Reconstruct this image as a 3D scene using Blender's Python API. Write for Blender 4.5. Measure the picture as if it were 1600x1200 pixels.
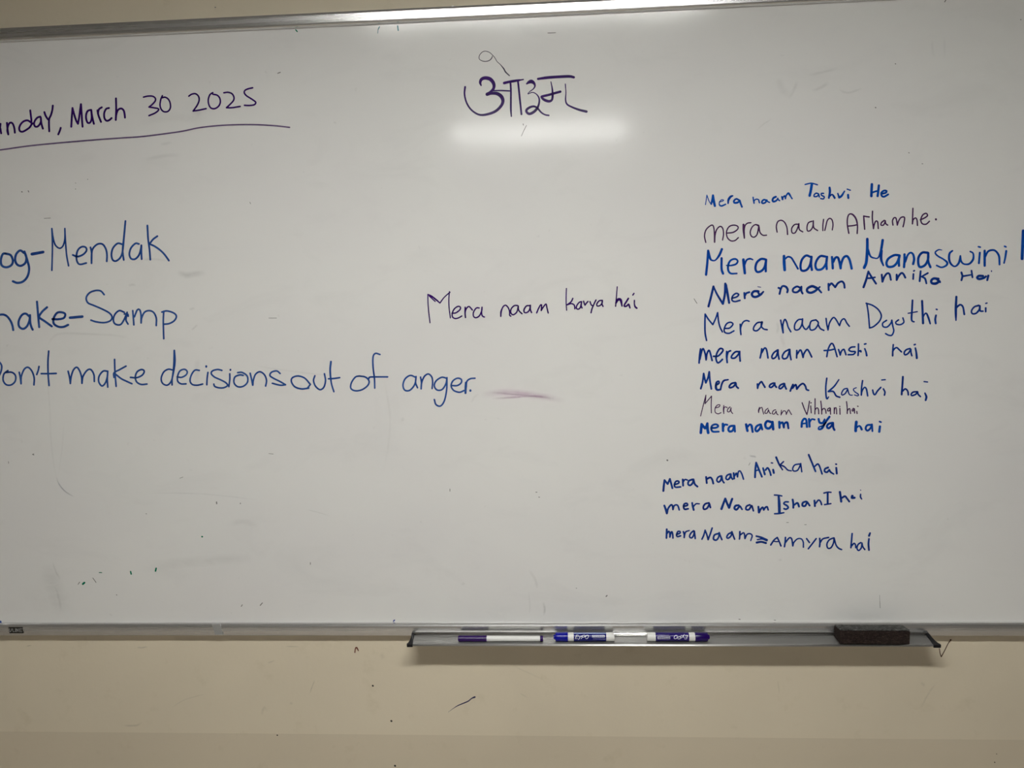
import bpy, bmesh, math, random
from mathutils import Vector, Matrix
random.seed(7)

# ------------------------------------------------------------------ clear
for o in list(bpy.data.objects): bpy.data.objects.remove(o, do_unlink=True)
SC = bpy.context.scene
COL = SC.collection

# ------------------------------------------------------------------ camera
EYE = Vector((0.0, -1.482, 1.69))          # wall plane is y = 0, room towards -y, floor z = 0
F_PX = 1200.0
MR = ((0.99805, 0.05481, -0.02985), (-0.01903, -0.18826, -0.98193), (-0.05944, 0.98059, -0.18685))
cam = bpy.data.cameras.new('camera')
cam.sensor_fit = 'HORIZONTAL'; cam.sensor_width = 36.0
cam.lens = 36.0*F_PX/1600.0; cam.clip_start = 0.01; cam.clip_end = 60
camo = bpy.data.objects.new('camera', cam); COL.objects.link(camo)
m = Matrix(((MR[0][0], -MR[1][0], -MR[2][0]), (MR[0][1], -MR[1][1], -MR[2][1]), (MR[0][2], -MR[1][2], -MR[2][2])))
camo.matrix_world = Matrix.Translation(EYE) @ m.to_4x4()
SC.camera = camo

def at(px, py, yw):
    """point of the plane y = yw that the photograph shows at pixel (px, py)"""
    a, b = (px-800)/F_PX, (py-600)/F_PX
    d = [MR[0][i]*a + MR[1][i]*b + MR[2][i] for i in range(3)]
    t = (yw-EYE.y)/d[1]
    return Vector((EYE.x+d[0]*t, yw, EYE.z+d[2]*t))

# ------------------------------------------------------------------ world, light, exposure
W = bpy.data.worlds.new('world'); SC.world = W; W.use_nodes = True
W.node_tree.nodes['Background'].inputs[0].default_value = (1, 1, 1, 1)
W.node_tree.nodes['Background'].inputs[1].default_value = 0.0     # closed room, lit by its own ceiling lamps
SC.view_settings.view_transform = 'Standard'
SC.view_settings.look = 'None'
SC.view_settings.gamma = 1.0
SC.view_settings.use_curve_mapping = False
SC.view_settings.exposure = 0.0
LAMP_NEAR = 111.0       # emission strength of the tubes
LAMP_FAR = 41.0
LAMP_COL = (1.0, 0.995, 0.955)
CEIL_Z = 1.69+0.792

# ------------------------------------------------------------------ helpers
def obj(name, bm, mat, parent=None, smooth=False):
    me = bpy.data.meshes.new(name)
    bm.normal_update(); bm.to_mesh(me); bm.free()
    if mat is not None: me.materials.append(mat)
    if smooth:
        for p in me.polygons: p.use_smooth = True
    o = bpy.data.objects.new(name, me); COL.objects.link(o)
    if parent is not None: o.parent = parent
    return o

def empty(name, loc=(0, 0, 0)):
    o = bpy.data.objects.new(name, None); o.empty_display_size = 0.05
    o.location = loc; COL.objects.link(o); return o

def tag(o, label=None, cat=None, group=None, kind=None):
    if label: o['label'] = label
    if cat: o['category'] = cat
    if group: o['group'] = group
    if kind: o['kind'] = kind
    return o

def keep(o, parent):
    """parent while leaving world-space vertices where they are"""
    o.parent = parent; o.matrix_parent_inverse = Matrix.Translation(parent.location).inverted()
    return o

def add_box(bm, x0, x1, y0, y1, z0, z1, bev=0.0, seg=2):
    vs = [bm.verts.new(c) for c in ((x0,y0,z0),(x1,y0,z0),(x1,y1,z0),(x0,y1,z0),(x0,y0,z1),(x1,y0,z1),(x1,y1,z1),(x0,y1,z1))]
    fs = [bm.faces.new([vs[i] for i in q]) for q in ((3,2,1,0),(4,5,6,7),(0,1,5,4),(1,2,6,5),(2,3,7,6),(3,0,4,7))]
    if bev > 0:
        es = list({e for f in fs for e in f.edges})
        bmesh.ops.bevel(bm, geom=es, offset=bev, segments=seg, affect='EDGES', profile=0.5)

def extrude_profile(bm, pts, x0, x1, caps=True):
    """closed (y, z) section extruded along x"""
    a = [bm.verts.new((x0, y, z)) for y, z in pts]
    b = [bm.verts.new((x1, y, z)) for y, z in pts]
    n = len(pts)
    for i in range(n):
        j = (i+1) % n
        bm.faces.new((a[i], b[i], b[j], a[j]))
    if caps:
        bm.faces.new(a); bm.faces.new(list(reversed(b)))
    bmesh.ops.recalc_face_normals(bm, faces=bm.faces[:])

def lathe(bm, prof, cx, cy, cz, seg=40, a0=0.0):
    """profile of (x, r) turned round an axis parallel to x"""
    rings = []
    for x, r in prof:
        rings.append([bm.verts.new((cx+x, cy+r*math.cos(a0+2*math.pi*k/seg), cz+r*math.sin(a0+2*math.pi*k/seg))) for k in range(seg)])
    for A, B in zip(rings, rings[1:]):
        for k in range(seg):
            bm.faces.new((A[k], A[(k+1) % seg], B[(k+1) % seg], B[k]))
    bm.faces.new(rings[0]); bm.faces.new(list(reversed(rings[-1])))
    bmesh.ops.recalc_face_normals(bm, faces=bm.faces[:])

# ------------------------------------------------------------------ materials
def mat(name, col, rough=0.5, metal=0.0, spec=0.5, coat=0.0, coat_r=0.1, emit=None, estr=0.0):
    M = bpy.data.materials.new(name); M.use_nodes = True
    b = M.node_tree.nodes['Principled BSDF']
    b.inputs['Base Color'].default_value = (*col, 1)
    b.inputs['Roughness'].default_value = rough
    b.inputs['Metallic'].default_value = metal
    b.inputs['Specular IOR Level'].default_value = spec
    b.inputs['Coat Weight'].default_value = coat
    b.inputs['Coat Roughness'].default_value = coat_r
    if emit:
        b.inputs['Emission Color'].default_value = (*emit, 1); b.inputs['Emission Strength'].default_value = estr
    return M

def nodes(M): return M.node_tree.nodes, M.node_tree.links, M.node_tree.nodes['Principled BSDF']

def noise(M, scale, detail=4, stretch=(1, 1, 1), rough=0.5, dist=0.0, off=(0, 0, 0)):
    N, L, b = nodes(M)
    tc = N.new('ShaderNodeTexCoord'); mp = N.new('ShaderNodeMapping')
    mp.inputs['Scale'].default_value = stretch; mp.inputs['Location'].default_value = off
    t = N.new('ShaderNodeTexNoise'); t.inputs['Scale'].default_value = scale; t.inputs['Detail'].default_value = detail
    t.inputs['Roughness'].default_value = rough; t.inputs['Distortion'].default_value = dist
    L.new(tc.outputs['Object'], mp.inputs[0]); L.new(mp.outputs[0], t.inputs['Vector'])
    return t.outputs['Fac']

def ramp(M, fac, stops):
    N, L, b = nodes(M)
    r = N.new('ShaderNodeValToRGB'); e = r.color_ramp.elements
    while len(e) < len(stops): e.new(0.5)
    for k, (p, c) in enumerate(stops):
        e[k].position = p; e[k].color = (*c, 1) if len(c) == 3 else c
    L.new(fac, r.inputs[0]); return r.outputs[0]

def mult(M, a, b_):
    N, L, b = nodes(M)
    x = N.new('ShaderNodeMix'); x.data_type = 'RGBA'; x.blend_type = 'MULTIPLY'; x.inputs[0].default_value = 1
    L.new(a, x.inputs[6]); L.new(b_, x.inputs[7]); return x.outputs[2]

def bump(M, fac, strength=0.2, dist=0.001):
    N, L, b = nodes(M)
    u = N.new('ShaderNodeBump'); u.inputs['Strength'].default_value = strength; u.inputs['Distance'].default_value = dist
    L.new(fac, u.inputs['Height']); L.new(u.outputs[0], b.inputs['Normal'])

# painted wall
def paint(name, col, k=0.06):
    M = mat(name, col, 0.62, spec=0.3)
    N, L, b = nodes(M)
    c1 = ramp(M, noise(M, 2.3, 5, dist=0.3), [(0.3, tuple(v*(1-k) for v in col)), (0.7, tuple(v*(1+k*0.5) for v in col))])
    c2 = ramp(M, noise(M, 16, 6, rough=0.65), [(0.28, (0.93, 0.925, 0.90)), (0.42, (1, 1, 1))])
    L.new(mult(M, c1, c2), b.inputs['Base Color'])
    bump(M, noise(M, 90, 4, rough=0.6), 0.25, 0.0012)
    return M
M_WALL = paint('beige_wall_paint', (0.70, 0.625, 0.485))
M_WALL_LOW = paint('beige_wall_lower', (0.635, 0.56, 0.43))  # slightly darker tone for the wall below the step
M_ROOM = mat('room_paint', (0.36, 0.33, 0.285), 0.8)
M_CEIL = mat('ceiling_tile', (0.26, 0.255, 0.24), 0.9)
M_FLOOR = mat('floor_vinyl', (0.47, 0.42, 0.36), 0.5)

# enamel writing surface with faint eraser ghosts
M_BOARD = mat('white_enamel', (0.72, 0.715, 0.70), 0.24, spec=0.40)
N, L, b = nodes(M_BOARD)
c1 = ramp(M_BOARD, noise(M_BOARD, 1.7, 4, (1, 1, 1.6), dist=0.5), [(0.3, (0.735, 0.728, 0.722)), (0.7, (0.775, 0.775, 0.755))])
c2 = ramp(M_BOARD, noise(M_BOARD, 5, 6, (1, 1, 2.2), rough=0.62, dist=0.8, off=(3, 0, 1)), [(0.27, (0.955, 0.955, 0.955)), (0.46, (1, 1, 1))])
c3 = ramp(M_BOARD, noise(M_BOARD, 60, 3, (1, 1, 1), rough=0.5, off=(7, 0, 2)), [(0.19, (0.90, 0.90, 0.90)), (0.27, (1, 1, 1))])
L.new(mult(M_BOARD, mult(M_BOARD, c1, c2), c3), b.inputs['Base Color'])
rr = ramp(M_BOARD, noise(M_BOARD, 9, 5, (1, 1, 2.0), dist=1.5), [(0.3, (0.105,)*3), (0.75, (0.14,)*3)])
L.new(rr, b.inputs['Roughness'])

def metal(name, col, r0, r1):
    M = mat(name, col, r0, 1.0)
    N, L, b = nodes(M)
    L.new(ramp(M, noise(M, 30, 4, (0.04, 1, 6)), [(0.3, (r0,)*3), (0.7, (r1,)*3)]), b.inputs['Roughness'])
    return M
M_RAIL = metal('brushed_aluminium', (0.74, 0.735, 0.73), 0.22, 0.30)
M_RAIL.node_tree.nodes['Principled BSDF'].inputs['Metallic'].default_value = 0.86
M_TRAY = mat('tray_grey_anodised', (0.33, 0.325, 0.315), 0.36, 0.7)
M_COVE = mat('polished_aluminium', (0.80, 0.795, 0.785), 0.24, 1.0)
M_BEAD = mat('tray_edge_aluminium', (0.86, 0.855, 0.845), 0.46, 1.0)
M_BLACK = mat('black_plastic', (0.006, 0.006, 0.008), 0.5, spec=0.25)
M_BADGE = mat('badge_black', (0.014, 0.012, 0.010), 0.5, spec=0.2)
M_BADGE_TXT = mat('badge_silver', (0.36, 0.36, 0.35), 0.5)
M_TAPE = mat('clear_tape', (0.30, 0.30, 0.295), 0.35)
M_FIXTURE = mat('lamp_housing_white', (0.8, 0.8, 0.78), 0.5)
M_TUBE_N = mat('lamp_glow_near', (0.9, 0.9, 0.9), 0.5, emit=LAMP_COL, estr=LAMP_NEAR)
M_TUBE_F = mat('lamp_glow_far', (0.9, 0.9, 0.9), 0.5, emit=LAMP_COL, estr=LAMP_FAR)

def ink(name, lo, hi, rough=0.13):
    M = mat(name, hi, rough, spec=0.2)
    N, L, b = nodes(M)
    L.new(ramp(M, noise(M, 34, 4, rough=0.6, dist=0.4), [(0.32, lo), (0.68, hi)]), b.inputs['Base Color'])
    return M
INK = dict(
    blue=ink('blue_ink', (0.012, 0.045, 0.22), (0.035, 0.10, 0.32)),
    bold=ink('blue_ink_bold', (0.004, 0.035, 0.26), (0.006, 0.085, 0.42)),
    dark=ink('blue_ink_dark', (0.006, 0.022, 0.18), (0.010, 0.050, 0.27)),
    purple=ink('purple_ink', (0.018, 0.004, 0.075), (0.040, 0.008, 0.13)),
    violet=ink('violet_ink_faded', (0.085, 0.05, 0.14), (0.17, 0.12, 0.23)),
    plum=ink('plum_ink', (0.035, 0.010, 0.06), (0.075, 0.028, 0.10)),
    grey=ink('grey_speck', (0.12, 0.12, 0.12), (0.25, 0.25, 0.24)),
    pencil=ink('thin_dark_ink', (0.035, 0.03, 0.06), (0.08, 0.07, 0.10)),
    green=ink('green_speck', (0.0, 0.12, 0.06), (0.0, 0.18, 0.10)),
    teal=ink('teal_speck', (0.02, 0.18, 0.22), (0.04, 0.24, 0.28)),
    navy=ink('navy_pen', (0.02, 0.02, 0.07), (0.05, 0.05, 0.11)),
    brown=ink('brown_pen', (0.06, 0.03, 0.02), (0.10, 0.05, 0.035)),
    red=ink('red_brown_scuff', (0.14, 0.05, 0.035), (0.2, 0.08, 0.06)),
    black=ink('black_speck', (0.01, 0.01, 0.01), (0.03, 0.03, 0.03)),
    white=mat('white_print', (0.75, 0.76, 0.82), 0.35),
)

def smear_mat(name, col, alpha):
    """thin film of dirt: its own soft outline comes from the strip's film_thickness attribute"""
    M = mat(name, col, 0.13, spec=0.4)
    N, L, b = nodes(M)
    at_ = N.new('ShaderNodeAttribute'); at_.attribute_name = 'film_thickness'
    n = noise(M, 26, 5, (1, 1, 2.5), rough=0.65, dist=0.6)
    r = N.new('ShaderNodeMapRange'); r.inputs[1].default_value = 0.3; r.inputs[2].default_value = 0.68
    r.inputs[3].default_value = 0.35; r.inputs[4].default_value = 1.0
    L.new(n, r.inputs[0])
    m1 = N.new('ShaderNodeMath'); m1.operation = 'MULTIPLY'; L.new(at_.outputs['Fac'], m1.inputs[0]); L.new(r.outputs[0], m1.inputs[1])
    m2 = N.new('ShaderNodeMath'); m2.operation = 'MULTIPLY'; L.new(m1.outputs[0], m2.inputs[0]); m2.inputs[1].default_value = alpha
    L.new(m2.outputs[0], b.inputs['Alpha'])
    return M

# ------------------------------------------------------------------ strokes
def parse(text):
    """'x,y[,w] ...' ; '|' = corner, ';' = pen lifted"""
    out = []
    for st in text.split(';'):
        segs, cur = [], []
        for tk in st.replace('|', ' | ').split():
            if tk == '|':
                if len(cur) > 1:
                    segs.append(cur); cur = [cur[-1]]
            else:
                v = [float(q) for q in tk.split(',')]
                cur.append((v[0], v[1], v[2] if len(v) > 2 else 1.0))
        if len(cur) > 1 or (len(cur) == 1 and not segs): segs.append(cur)
        out.append(segs)
    return out

def spline(p, step):
    if len(p) == 1: return [p[0], (p[0][0]+0.01, p[0][1], p[0][2])]
    q = [tuple(2*a-b for a, b in zip(p[0], p[1]))] + list(p) + [tuple(2*a-b for a, b in zip(p[-1], p[-2]))]
    q[0] = (q[0][0], q[0][1], p[0][2]); q[-1] = (q[-1][0], q[-1][1], p[-1][2])
    out = []
    for i in range(1, len(q)-2):
        a, b, c, d = q[i-1:i+3]
        n = max(2, int(math.hypot(c[0]-b[0], c[1]-b[1])/step))
        for k in range(n):
            t = k/n
            out.append(tuple(0.5*(2*b[j]+(c[j]-a[j])*t+(2*a[j]-5*b[j]+4*c[j]-d[j])*t*t+(3*b[j]-a[j]-3*c[j]+d[j])*t**3) for j in range(3)))
    out.append(q[-2])
    return out

def ribbon(bm, pts, w, fn):
    """flat ink line with round ends; fn maps flat coordinates to space"""
    n = len(pts); L_, R_ = [], []
    for i, (x, y, k) in enumerate(pts):
        a, b = pts[max(0, i-1)], pts[min(n-1, i+1)]
        dx, dy = b[0]-a[0], b[1]-a[1]; l = math.hypot(dx, dy) or 1
        h = w*max(k, 0.15)*0.5; nx, ny = -dy/l*h, dx/l*h
        L_.append(bm.verts.new(fn(x+nx, y+ny))); R_.append(bm.verts.new(fn(x-nx, y-ny)))
    for i in range(n-1):
        try: bm.faces.new((L_[i], L_[i+1], R_[i+1], R_[i]))
        except ValueError: pass
    for e, s in ((0, -1), (n-1, 1)):
        a, b = (pts[0], pts[1]) if e == 0 else (pts[-1], pts[-2])
        ang = math.atan2(a[1]-b[1], a[0]-b[0]); h = w*max(a[2], 0.15)*0.5
        vs = [bm.verts.new(fn(a[0]+h*math.cos(ang+t), a[1]+h*math.sin(ang+t))) for t in [-math.pi/2+math.pi*k/6 for k in range(7)]]
        bm.faces.new(vs)

def sharp_edges(o, deg=28):
    bm = bmesh.new(); bm.from_mesh(o.data)
    for e in bm.edges:
        if len(e.link_faces) == 2 and e.calc_face_angle() > math.radians(deg): e.smooth = False
    bm.to_mesh(o.data); bm.free()

def face_to(bm, v):
    v = Vector(v); bm.normal_update()
    for f in bm.faces:
        if f.normal.dot(v) < 0: f.normal_flip()

BOARD_Y = -0.012
layer = [0]
def handwriting(name, groups, ink_name, parent, label=None, plane=BOARD_Y, gap=9.0):
    """groups: list of (crop, width, text); crop = (x0, y0, k) of the traced close-up.
    Pen lines closer than `gap` pixels side by side make one word, each word its own mesh."""
    lines = []
    for (x0, y0, k), w, text in groups:
        for segs in parse(text):
            pts = [[(x0+x*k, y0+y*k, q) for x, y, q in sg] for sg in segs]
            xs = [p[0] for sg in pts for p in sg]
            lines.append((min(xs), max(xs), [(sg, w*k) for sg in pts]))
    lines.sort(key=lambda l: l[0])
    words = []
    for x0, x1, sg in lines:
        if words and x0-words[-1][0] < gap: words[-1][0] = max(words[-1][0], x1); words[-1][1] += sg
        else: words.append([x1, list(sg)])
    for _, sgs in words:
        bm = bmesh.new()
        for sg, w in sgs:
            layer[0] = (layer[0]+1) % 40
            yy = plane-0.00025-layer[0]*9e-6
            ribbon(bm, spline(sg, 1.3), w, lambda x, y: at(x, y, yy))
        face_to(bm, (0, -1, 0))
        o = keep(obj(name, bm, INK[ink_name]), parent)
        if label: o['label'] = label
    return o

def smear(name, pts, w, M, parent, plane=BOARD_Y, label=None, dens=1.0):
    P = spline([(p[0], p[1], p[2] if len(p) > 2 else 1.0) for p in pts], 3.0)
    prof = [(-1, 0), (-.6, .45), (-.25, .9), (0, 1), (.25, .9), (.6, .45), (1, 0)]
    me_v, me_f, den = [], [], []
    n = len(P); m_ = len(prof)
    for i, (x, y, k) in enumerate(P):
        a, b = P[max(0, i-1)], P[min(n-1, i+1)]
        dx, dy = b[0]-a[0], b[1]-a[1]; l = math.hypot(dx, dy) or 1
        s = i/(n-1); end = min(1, 4*s, 4*(1-s))
        for u, dd in prof:
            me_v.append(at(x-dy/l*w*0.5*u, y+dx/l*w*0.5*u, plane-0.00012)); den.append(dd*end*k*dens)
    for i in range(n-1):
        for j in range(m_-1):
            a = i*m_+j; me_f.append((a, a+1, a+m_+1, a+m_))
    me = bpy.data.meshes.new(name); me.from_pydata([tuple(v) for v in me_v], [], me_f)
    A = me.attributes.new('film_thickness', 'FLOAT', 'POINT')
    for i, d in enumerate(den): A.data[i].value = d
    me.update()
    me.materials.append(M)
    o = bpy.data.objects.new(name, me); COL.objects.link(o); keep(o, parent)
    if label: o['label'] = label
    return o

# ------------------------------------------------------------------ room shell
def struct(name, boxes, M):
    bm = bmesh.new()
    for bx in boxes: add_box(bm, *bx)
    return tag(obj(name, bm, M), kind='structure')
X0, X1, YB = -2.9, 4.4, -6.6
STEP_Z = at(500, 1147, 0).z
wall = struct('wall_front', [(X0, X1, 0.0, 0.12, STEP_Z, CEIL_Z)], M_WALL)
wall_low = struct('wall_lower_1', [(X0, X1, 0.0, 0.12, 0, STEP_Z)], M_WALL_LOW)  # lower part of the front wall, flush with the upper
struct('wall_left', [(X0-0.12, X0, YB, 0.12, 0, CEIL_Z)], M_ROOM)
struct('wall_right', [(X1, X1+0.12, YB, 0.12, 0, CEIL_Z)], M_ROOM)
struct('wall_back', [(X0-0.12, X1+0.12, YB-0.12, YB, 0, CEIL_Z)], M_ROOM)
struct('floor', [(X0-0.12, X1+0.12, YB-0.12, 0.12, -0.1, 0)], M_FLOOR)
struct('ceiling', [(X0-0.12, X1+0.12, YB-0.12, 0.12, CEIL_Z, CEIL_Z+0.1)], M_CEIL)

# ceiling lamps: shallow wraparound strip fixtures, long axis parallel to the board
def ceiling_lamp(x, y, wid, M, label, tw=0.05, sd=0.017, lip=0.0):
    z = CEIL_Z
    t = empty('ceiling_light', (x, y, z)); tag(t, label, 'light', 'ceiling strip lights in front of the board')
    bm = bmesh.new()
    add_box(bm, -wid/2-0.03, wid/2+0.03, -0.075, 0.075, -0.035, 0.0, 0.006)
    obj('housing', bm, M_FIXTURE, t)
    bm = bmesh.new(); add_box(bm, -wid/2, wid/2, -tw/2, tw/2, -0.035-sd, -0.035, 0.003)
    obj('diffuser', bm, M, t)
    if lip:                                 # unseen side lips, added to cut the lamp's light on the upper wall
        for s in (-1, 1):
            bm = bmesh.new(); ya = s*(tw/2+0.001); yb = s*(tw/2+0.007)
            add_box(bm, -wid/2-0.002, wid/2+0.002, min(ya, yb), max(ya, yb), -0.035-sd-lip, -0.034, 0.001, 1)
            obj('added_cutoff_lip', bm, M_FIXTURE, t)
    for s in (-1, 1):
        bm = bmesh.new(); add_box(bm, s*(wid/2+0.014)-0.013, s*(wid/2+0.014)+0.013, -0.05, 0.05, -0.056, -0.035, 0.003)
        obj('end_plate', bm, M_FIXTURE, t)
ceiling_lamp(-0.05, -1.255, 1.10, M_TUBE_N, 'white strip lamp on the ceiling nearest the whiteboard', 0.10, 0.006, 0.0112)
ceiling_lamp(-0.10, -4.30, 1.24, M_TUBE_F, 'white strip lamp on the ceiling farther back in the room', 0.12, 0.035)

# ------------------------------------------------------------------ whiteboard
ZT, ZB = 1.69+0.3859, 1.69-0.7827           # inner edges of the frame
RH = 0.0255
BX0, BX1 = -1.215, 1.225
wb = empty('whiteboard', (0.0, 0.0, ZB-RH))
tag(wb, 'large white enamel whiteboard in a silver frame, covered in blue and purple handwriting', 'whiteboard')

bm = bmesh.new(); add_box(bm, BX0-0.004, BX1+0.004, BOARD_Y, -0.001, ZB-0.004, ZT+0.004)
keep(obj('writing_surface', bm, M_BOARD), wb)

def rail_section(h, down):
    """(out, away) section: out = from the wall, away = from the board's edge"""
    if down:
        return [(0.0, 0.0), (0.0135, 0.0), (0.0165, 0.0006), (0.0192, 0.0022), (0.0208, 0.005), (0.0214, 0.009),
                (0.0216, 0.014), (0.0212, 0.0185), (0.0200, 0.0222), (0.0180, h-0.0012), (0.0155, h), (0.0, h)]
    return [(0.0, 0.0), (0.0135, 0.0), (0.0168, 0.0005), (0.0196, 0.0014), (0.0209, 0.0028), (0.0214, 0.0050),
            (0.0216, 0.0110), (0.0213, 0.0185), (0.0202, 0.0222), (0.0180, h-0.0012), (0.0155, h), (0.0, h)]
def rail(z, sgn, h, tilt=0.0):
    bm = bmesh.new()
    pts = [(-o, z+sgn*a) for o, a in rail_section(h, sgn < 0)]
    extrude_profile(bm, pts, BX0-0.012, BX1+0.012)
    return keep(obj('frame_rail', bm, M_RAIL), wb)
top_rail = rail(ZT, 1, RH-0.002)
low_rail = rail(ZB, -1, RH+0.003)
for s, xx in ((-1, BX0), (1, BX1)):
    bm = bmesh.new()
    pts = [(-o, a) for o, a in rail_section(RH, False)]
    a_ = [bm.verts.new((xx+s*q, p, ZB-0.01)) for p, q in pts]; b_ = [bm.verts.new((xx+s*q, p, ZT+0.01)) for p, q in pts]
    for i in range(len(pts)):
        j = (i+1) % len(pts); bm.faces.new((a_[i], b_[i], b_[j], a_[j]))
    bm.faces.new(a_); bm.faces.new(b_[::-1]); bmesh.ops.recalc_face_normals(bm, faces=bm.faces[:])
    keep(obj('frame_rail', bm, M_RAIL), wb)
    for zz in (ZB, ZT):
        q = -1 if zz == ZB else 1
        bm = bmesh.new()
        add_box(bm, min(xx, xx+s*0.03)-0.001, max(xx, xx+s*0.03)+0.001, -0.0235, 0.0, min(zz, zz+q*0.03), max(zz, zz+q*0.03), 0.004, 3)
        keep(obj('corner_cap', bm, M_BLACK), wb)

# screw head on the upper edge of the top rail
bm = bmesh.new()
c = at(707.6, 8.6, -0.014)
add_box(bm, c.x-0.0028, c.x+0.0028, -0.012, -0.004, ZT+RH-0.003, ZT+RH+0.0006, 0.0009)
keep(obj('screw_head', bm, M_RAIL), top_rail)

RAIL_Y = -0.0222
# tape patch on the bottom rail
bm = bmesh.new()
pts_t = [(331, 975.3), (343.5, 975.3), (348.5, 991.6), (336, 991.6)]
vf = [at(x, y, RAIL_Y) for x, y in pts_t]
fr = [bm.verts.new(v) for v in vf]; bk = [bm.verts.new(v+Vector((0, 0.004, 0))) for v in vf]
bm.faces.new(fr); bm.faces.new(bk[::-1])
for i in range(4): bm.faces.new((fr[i], bk[i], bk[(i+1) % 4], fr[(i+1) % 4]))
bmesh.ops.recalc_face_normals(bm, faces=bm.faces[:])
o = obj('tape_strip', bm, M_TAPE); keep(o, low_rail); o['label'] = 'short slanted strip of grey tape'
# badge on the bottom rail
bm = bmesh.new()
a = at(13, 980.3, RAIL_Y); c = at(36.3, 989.6, RAIL_Y)
add_box(bm, a.x, c.x, RAIL_Y, RAIL_Y+0.004, c.z, a.z, 0.0003, 1)
box_faces = set(bm.faces)
for w_, t_ in ((9, '148,322 149,355 160,372 175,355 180,322'), (9, '198,322 | 203,372 | 228,370'), (9, '240,320 242,372'),
               (9, '258,372 258,322 | 285,370 | 286,322'), (9, '345,322 305,322 | 306,372 | 345,370 ; 306,346 338,346')):
    for segs in parse(t_):
        for sg in segs: ribbon(bm, spline([(x*0.1, 950+y*0.1, q) for x, y, q in sg], 0.4), w_*0.1, lambda x, y: at(x, y, RAIL_Y-0.0003))
for f in [q for q in bm.faces if q not in box_faces]:
    f.material_index = 1
    f.normal_update()
    if f.normal.y > 0: f.normal_flip()
badge = keep(obj('badge', bm, M_BADGE), low_rail); badge.data.materials.append(M_BADGE_TXT)
badge['label'] = 'small black badge with silver capital letters'

# ---- marker tray
TZ = 1.69-0.8070                          # upper face of the tray floor
TY0, TY1 = -0.0230, -0.0590
TX0 = at(646.5, 991, TY0).x; TX1 = at(1448, 993, TY0).x
bm = bmesh.new()
prof = [(-0.0005, TZ-0.0030), (-0.0005, TZ-0.0014), (-0.0217, TZ-0.0014), (-0.0217, TZ+0.0052), (-0.0221, TZ+0.0053)]
prof += [(-0.0222-0.0030*(k/10)**1.6, TZ+0.0052-0.0030*k/10) for k in range(0, 11)]      # polished cove at the back
NB1 = len(prof)
prof += [(-0.0253, TZ+0.0018), (-0.0248, TZ+0.0012), (-0.0246, TZ-0.0004), (-0.0262, TZ-0.0004), (-0.0264, TZ)]
ny = 7
for i in range(ny):                       # shallow ribs in the tray floor
    d = (abs(TY1+0.0268)-0.0026)/ny; y = -0.0268-d*i
    prof += [(y, TZ), (y-d*0.80, TZ), (y-d*0.80, TZ-0.0003), (y-d*0.999, TZ-0.0003)]
NF0 = len(prof)
prof += [(TY1+0.0020, TZ-0.0010)]
prof += [(TY1+0.0018, TZ-0.0001), (TY1+0.0013, TZ+0.0004), (TY1+0.0007, TZ+0.0005), (TY1+0.0002, TZ+0.0003), (TY1-0.0014, TZ-0.0015), (TY1-0.0017, TZ-0.0021), (TY1-0.0016, TZ-0.0027)]
prof += [(TY1-0.0008, TZ-0.0034)]
NF1 = len(prof)-2
extrude_profile(bm, prof, TX0, TX1)
bm.faces.ensure_lookup_table()
for i in list(range(3, NB1))+list(range(NF0, NF1)): bm.faces[i].material_index = 1; bm.faces[i].smooth = True
tray = keep(obj('marker_tray', bm, M_TRAY), wb); tray['label'] = 'narrow aluminium pen tray with black end caps'
tray.data.materials.append(M_BEAD)
tray.data.materials.append(M_COVE)
for p in tray.data.polygons:
    if p.material_index == 1 and p.center.y > -0.03: p.material_index = 2
for s, xe in ((-1, TX0), (1, TX1)):
    fl = 0.0075 if s < 0 else 0.0095
    top = [(xe-s*0.0012, TY0+0.002), (xe-s*0.0022, TY1+0.018), (xe-s*0.0045, TY1-0.0032), (xe+s*fl*0.85, TY1-0.0036), (xe+s*fl, TY1-0.0026), (xe+s*fl, TY1+0.001),
           (xe+s*fl*0.72, TY1+0.005), (xe+s*fl*0.52, TY1+0.012), (xe+s*fl*0.45, TY1+0.022), (xe+s*0.0045, TY0+0.002)]
    hgt = [0.0042, 0.003, 0.0016, 0.0016, 0.0014, 0.0016, 0.0018, 0.0026, 0.0034, 0.0042]
    bm = bmesh.new()
    up = [bm.verts.new((x, y, TZ+h)) for (x, y), h in zip(top, hgt)]
    dn = [bm.verts.new((x, y, TZ-0.0042)) for (x, y) in top]
    n = len(top)
    bm.faces.new(up); bm.faces.new(dn[::-1])
    for i in range(n): bm.faces.new((up[i], dn[i], dn[(i+1) % n], up[(i+1) % n]))
    bmesh.ops.recalc_face_normals(bm, faces=bm.faces[:])
    keep(obj('end_cap', bm, M_BLACK), tray)

# ------------------------------------------------------------------ handwriting (strokes traced pen-line by pen-line)
A = (0, 120, .15); B = (220, 100, .15); C_ = (700, 60, .15); D_ = (0, 320, .175); E_ = (0, 440, .175); F_ = (240, 500, .175); G_ = (480, 500, .175)
H_ = (650, 420, .125); I_ = (830, 410, .125); J_ = (1090, 270, .15); K_ = (1240, 270, .15); L_c = (1360, 330, .15); M_c = (1080, 400, .15); N_c = (1320, 400, .15)
P_ = (1080, 530, .15); Q_ = (1230, 530, .15); R_c = (1020, 700, .15); S_ = (1150, 700, .15); PX = (0, 0, 1)

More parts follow.
